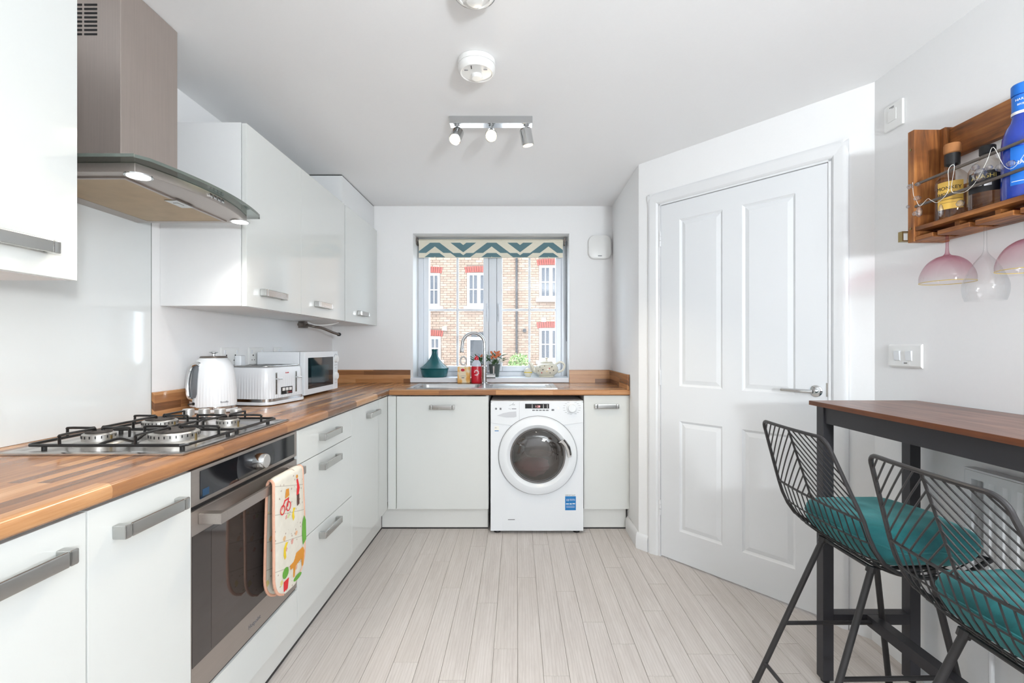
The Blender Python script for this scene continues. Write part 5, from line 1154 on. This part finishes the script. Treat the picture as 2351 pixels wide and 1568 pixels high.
def cushion(label, loc, rz, seed):
    t = thing('seat_cushion', label, 'cushion', loc, rz, group='teal velvet seat cushions', world=False)
    rnd = random.Random(seed); ph = [rnd.uniform(0, 6) for _ in range(4)]; rings = []; seam = []
    n, m_ = 48, 14
    for i in range(m_+1):
        th = pi*(0.02+0.96*i/m_); ring = []
        for j in range(n):
            a = 2*pi*j/n; c, s = cos(a), sin(a); e = 0.55
            rx = 0.194*(abs(c)**e)*(1 if c >= 0 else -1); ry = 0.2*(abs(s)**e)*(1 if s >= 0 else -1); k = abs(sin(th))**0.5
            x, y = 0.3+rx*k, -0.024+ry*k; zz = cos(th)
            zc = [(p[0], p[1]) for p in CEN]; fz = zc[0][1]
            for (xa, za), (xb, zb) in zip(zc, zc[1:]):
                if xa <= x <= xb: fz = za+(zb-za)*(x-xa)/(xb-xa)
            if x > zc[-1][0]: fz = zc[-1][1]
            fz += 0.006+0.022*abs(y/0.2)**3
            z = 0.598+0.066*(abs(zz)**0.8)*(1 if zz > 0 else -1)+0.004*sin(36*x+ph[0])*sin(32*y+ph[1])
            if x < 0.2: z += 0.25*(0.2-x)*(1 if zz > 0 else 0.4)
            z = max(z, fz)
            ring.append(tuple(G((x, y, z+0.006*(abs(y)/0.19)**2))))
        rings.append(ring)
    obj('cover', MB().loft(rings), 'velvet', t, sharp=80)
    i = m_//2; sm = [Vector(p)*1.0 for p in rings[i]]
    obj('seam_piping', MB().tube(sm, 0.0035, 6, closed=True), 'velvet', t)
    return t
S1, S2 = (0.883, 1.525, 0), (0.860, 0.996, 0)
stool('bar_stool', 'black wire bar stool farther from the camera, next to the white door', S1, radians(1))
cushion('teal velvet cushion on the stool nearest the white door', S1, radians(1), 1)
stool('bar_stool', 'black wire bar stool nearer the camera, cut by the right picture edge', S2, radians(-2))
cushion('teal velvet cushion on the stool at the right picture edge', S2, radians(-2), 2)

# ------------------------------------------------------------------ wine rack shelf with bottles and glasses
t = thing('wine_shelf', 'stained pine wall shelf with steel rails and glass slots', 'shelf', (1.41, 1.2, 1.563))
sx0 = 1.352; ye = 0.55
obj('end_panel', MB().box(sx0, XR-0.0005, 1.614, 1.64, 1.563, 1.945), 'shelf_z', t, bevel=0.002)
obj('end_panel', MB().box(sx0, XR-0.0005, ye-0.026, ye, 1.563, 1.945), 'shelf_z', t, bevel=0.002)
obj('corner_batten', MB().box(1.44, XR-0.0005, 1.594, 1.6135, 1.62, 1.944), 'shelf_z', t, bevel=0.001)
obj('back_board', MB().box(XR-0.02, XR-0.0005, ye, 1.5935, 1.836, 1.938), 'shelf_y', t, bevel=0.0015)
obj('back_board', MB().box(XR-0.02, XR-0.0005, ye, 1.5935, 1.63, 1.735), 'shelf_y', t, bevel=0.0015)
obj('shelf_board', MB().box(sx0+0.004, XR-0.0205, ye+0.0005, 1.6135, 1.5985, 1.613), 'shelf_y', t, bevel=0.0015)
ys = [1.6135, 1.546, 1.42, 1.2945, 1.169, 1.0435, 0.918, 0.7925, 0.667, ye]
for k in range(len(ys)-1):
    a, b = ys[k], ys[k+1]; a_ = a if k == 0 else a-0.018; rnd_ = 0.02
    poly = [(sx0+0.003, a_), (1.412, a_), (1.43, a_-0.001), (1.43, b+0.001), (1.412, b), (sx0+0.003, b)]
    obj('slat', MB().prism(poly, lambda u, v, h: (u, v, h), 1.5645, 1.579), 'shelf_y', t, bevel=0.0015)
obj('rear_rail', MB().box(1.431, XR-0.021, ye+0.0005, 1.6135, 1.5645, 1.579), 'shelf_y', t, bevel=0.001)
for k in range(1, len(ys)-1): obj('spacer', MB().box(1.38, 1.425, ys[k]-0.06-0.008, ys[k]-0.06+0.008, 1.5793, 1.5983), 'shelf_y', t)
for z in (1.757, 1.682): obj('rail', MB().tube([(sx0+0.0055, ye+0.001, z), (sx0+0.0055, 1.613, z)], 0.0048, 10), 'steelrod', t)
for z in (1.61, 1.76, 1.88): obj('screw', MB().lathe([(0.004, 0), (0.004, 0.002)], 10, (sx0-0.002, 1.627, z), 'x'), 'brass', t)
br_ = thing('bracket', 'small brass-coloured bracket at the lower far corner of the wall shelf', 'bracket', (1.36, 1.65, 1.563))
obj('strap', MB().box(1.335, 1.339, 1.642, 1.66, 1.57, 1.605).box(1.339, 1.372, 1.642, 1.66, 1.601, 1.605).box(1.339, 1.372, 1.642, 1.66, 1.57, 1.574).box(1.368, 1.372, 1.642, 1.66, 1.574, 1.601), 'brass', br_)
def cyl_text(t, body, size, cx, cy, r, z, mid, mat, ctr=True):
    """lettering bent round a bottle; mid = azimuth of its centre"""
    w_ = [0]
    text(body, size, lambda a, b, c: (cx+(r+c)*cos(radians(mid)+a/r), cy+(r+c)*sin(radians(mid)+a/r), z+b), mat, t, align='CENTER')
def band(cx, cy, r, z0, z1, a0, a1, n=20, th=0.0006):
    o_, i_ = [], []
    for k in range(n+1):
        a = radians(a0+(a1-a0)*k/n); o_.append(((r+th)*cos(a), (r+th)*sin(a))); i_.append((r*cos(a), r*sin(a)))
    return MB().prism(o_+list(reversed(i_)), lambda u, v, h: (cx+u, cy+v, h), z0, z1)
SB = 1.6135
def bottle(name, label, cx, cy, prof, glass, liquid, lmat, cap, capmat, fill):
    t = thing(name, label, 'bottle', (cx, cy, SB))
    obj('glass', MB().lathe([(0.002, 0.002)]+prof+[(prof[-1][0]-0.003, prof[-1][1])], 40, (cx, cy, SB), caps=False), glass, t)
    if liquid: obj('liquid', MB().lathe([(max(r-0.004, 0.001), h+(0.006 if i == 0 else 0)) for i, (r, h) in enumerate(prof) if h <= fill], 36, (cx, cy, SB)), liquid, t)
    obj('cap', MB().lathe(cap, 28, (cx, cy, SB)), capmat, t)
    return t
b = bottle('spirit_bottle', 'squat clear spirit bottle with yellow label and cork stopper on the shelf', 1.409, 1.534, [(0.043, 0), (0.045, 0.004), (0.045, 0.12), (0.042, 0.136), (0.03, 0.152), (0.02, 0.162), (0.019, 0.215)], 'bottleglass', 'amber', None, [(0.017, 0.2152), (0.021, 0.218), (0.022, 0.222), (0.022, 0.243), (0.02, 0.247)], 'cork', 0.11)
obj('neck_foil', band(1.409, 1.534, 0.0195, SB+0.18, SB+0.214, 0, 360, 28), 'blacklabel', b)
lb = obj('label', band(1.409, 1.534, 0.0453, SB+0.03, SB+0.118, 178, 262), 'yellowlabel', b)
obj('back_label', band(1.409, 1.534, 0.0453, SB+0.03, SB+0.1, 275, 330), 'paper', b)
cyl_text(b, 'MONKEY', 0.0155, 1.409, 1.534, 0.0461, SB+0.092, 216, 'ink'); cyl_text(b, 'SHOULDER', 0.0135, 1.409, 1.534, 0.0461, SB+0.074, 218, 'ink')
obj('label_rules', band(1.409, 1.534, 0.0459, SB+0.06, SB+0.0612, 182, 258), 'printbrown', b); obj('label_rules', band(1.409, 1.534, 0.0459, SB+0.05, SB+0.0508, 190, 250), 'printbrown', b)
b = bottle('spirit_bottle', 'round whisky bottle with black label and black cap in the shelf middle', 1.409, 1.419, [(0.043, 0), (0.0455, 0.004), (0.0455, 0.1), (0.043, 0.122), (0.034, 0.14), (0.02, 0.15), (0.0165, 0.158), (0.0165, 0.168)], 'bottleglass', 'darkspirit', None, [(0.0175, 0.166), (0.019, 0.168), (0.019, 0.19), (0.017, 0.192)], 'rubber', 0.085)
obj('label', band(1.409, 1.419, 0.0458, SB+0.048, SB+0.108, 165, 262), 'blacklabel', b); obj('back_label', band(1.409, 1.419, 0.0458, SB+0.045, SB+0.1, 270, 335), 'blacklabel', b)
cyl_text(b, 'AKASHI', 0.017, 1.409, 1.419, 0.0467, SB+0.087, 214, 'gold')
obj('white_glyphs', band(1.409, 1.419, 0.0467, SB+0.066, SB+0.074, 196, 210, 6), 'whiteink', b); obj('white_glyphs', band(1.409, 1.419, 0.0467, SB+0.064, SB+0.076, 216, 236, 6), 'whiteink', b)
for k in range(4): obj('fine_print', band(1.409, 1.419, 0.0467, SB+0.06+k*0.007, SB+0.0625+k*0.007, 276, 322, 8), 'greyink', b)
b = bottle('spirit_bottle', 'large cobalt blue bottle with blue label at the picture edge', 1.409, 1.318, [(0.043, 0), (0.0455, 0.005), (0.0455, 0.15), (0.043, 0.176), (0.036, 0.2), (0.027, 0.216), (0.0235, 0.23), (0.0225, 0.29)], 'blueglass', None, None, [(0.024, 0.2905), (0.0255, 0.293), (0.0255, 0.318), (0.0235, 0.321)], 'bluelabel', 0)
obj('label', band(1.409, 1.318, 0.0458, SB+0.035, SB+0.14, 190, 300), 'bluelabel', b); obj('neck_label', band(1.409, 1.318, 0.0232, SB+0.245, SB+0.288, 0, 360, 32), 'bluelabel', b); obj('neck_stripe', band(1.409, 1.318, 0.0242, SB+0.236, SB+0.244, 0, 360, 32), 'whiteink', b)
cyl_text(b, 'HARVEYS', 0.009, 1.409, 1.318, 0.024, SB+0.272, 226, 'whiteink'); cyl_text(b, 'BRISTOL', 0.0075, 1.409, 1.318, 0.024, SB+0.259, 226, 'whiteink'); cyl_text(b, 'HARVEYS', 0.015, 1.409, 1.318, 0.0467, SB+0.09, 238, 'whiteink')
obj('label_rules', band(1.409, 1.318, 0.0466, SB+0.044, SB+0.0455, 194, 296), 'whiteink', b)
def hung(name, label, cx, cy, prof, mat, rim=None):
    """stemware upside down: foot above the slats, bowl below; prof = (r, z) outside"""
    t = thing(name, label, 'glass', (cx, cy, prof[-1][1]))

    obj('glass_body', MB().lathe([(v.x, v.y) for v in curve([(r, z, 0) for r, z in prof], 5)], 56, (cx, cy, 0), caps=False), mat, t, sharp=70)
    if rim: obj('gilt_rim', MB().tube([(cx+prof[-1][0]*cos(2*pi*j/40), cy+prof[-1][0]*sin(2*pi*j/40), prof[-1][1]) for j in range(40)], 0.0011, 5, closed=True), 'gold', t)
    return t
coupe = [(0.002, 1.5862), (0.034, 1.584), (0.035, 1.582), (0.012, 1.5805), (0.0045, 1.576), (0.004, 1.55), (0.0045, 1.52), (0.009, 1.503), (0.03, 1.494), (0.05, 1.478), (0.064, 1.455), (0.071, 1.432), (0.071, 1.414)]
hung('coupe_glass', 'pink fluted coupe glass hanging nearest the door end of the shelf', 1.395, 1.537, coupe, 'pinkglass', True)
wine = [(0.002, 1.5862), (0.034, 1.584), (0.035, 1.582), (0.012, 1.5805), (0.0045, 1.576), (0.0038, 1.54), (0.0042, 1.50), (0.008, 1.482), (0.022, 1.462), (0.036, 1.436), (0.048, 1.408), (0.053, 1.385), (0.051, 1.36), (0.046, 1.342)]
hung('wine_glass', 'clear wine glass hanging between the two pink coupes', 1.395, 1.4115, wine, 'clear')
hung('coupe_glass', 'pink fluted coupe glass cut by the right picture edge', 1.395, 1.286, coupe, 'pinkglass', True)
# crystal garland wound round the rails
t = thing('crystal_garland', 'string of clear glass beads wound round the shelf rails', 'garland', (1.345, 1.45, 1.66))
gx = 1.341
strand = [(gx, 1.606, 1.762), (gx-0.003, 1.6, 1.72), (gx-0.006, 1.585, 1.695), (gx-0.004, 1.572, 1.672), (gx+0.006, 1.555, 1.69), (gx-0.003, 1.53, 1.677), (gx-0.004, 1.505, 1.664), (gx-0.003, 1.47, 1.69), (gx-0.005, 1.468, 1.752), (gx+0.012, 1.466, 1.765), (gx-0.003, 1.46, 1.69), (gx-0.004, 1.44, 1.672), (gx-0.004, 1.41, 1.668), (gx-0.002, 1.38, 1.69), (gx-0.002, 1.35, 1.735), (gx-0.004, 1.33, 1.765), (gx-0.004, 1.30, 1.70), (gx-0.004, 1.27, 1.69), (gx-0.004, 1.22, 1.75)]
obj('wire', MB().tube(curve(strand, 5), 0.0007, 5), 'paper', t)
def bead(p, r, h=None, flat=1.0):
    h = h or r; o = Vector(p)
    obj('bead', MB().lathe([(0.001, h), (r*0.6, h*0.75), (r, h*0.05), (r*0.75, -h*0.65), (0.001, -h)], 10, p), 'crystal', t)
for p, r, h in (((gx-0.008, 1.607, 1.748), 0.0095, None), ((gx-0.008, 1.575, 1.745), 0.0075, None), ((gx-0.006, 1.58, 1.70), 0.011, 0.009), ((gx-0.006, 1.618, 1.683), 0.006, None), ((gx-0.008, 1.571, 1.652), 0.0095, 0.018), ((gx-0.006, 1.588, 1.651), 0.009, None), ((gx-0.01, 1.488, 1.632), 0.0075, 0.02), ((gx-0.008, 1.425, 1.636), 0.011, None), ((gx-0.006, 1.38, 1.727), 0.01, None), ((gx-0.008, 1.365, 1.70), 0.018, 0.02), ((gx-0.006, 1.34, 1.712), 0.0085, 0.007), ((gx-0.006, 1.31, 1.70), 0.011, None), ((gx-0.006, 1.28, 1.70), 0.011, 0.009)):
    bead(p, r, h)

for o in WORLD:
    if '_w' in o: del o['_w']
for o in bpy.data.objects:
    if '_w' in o: del o['_w']
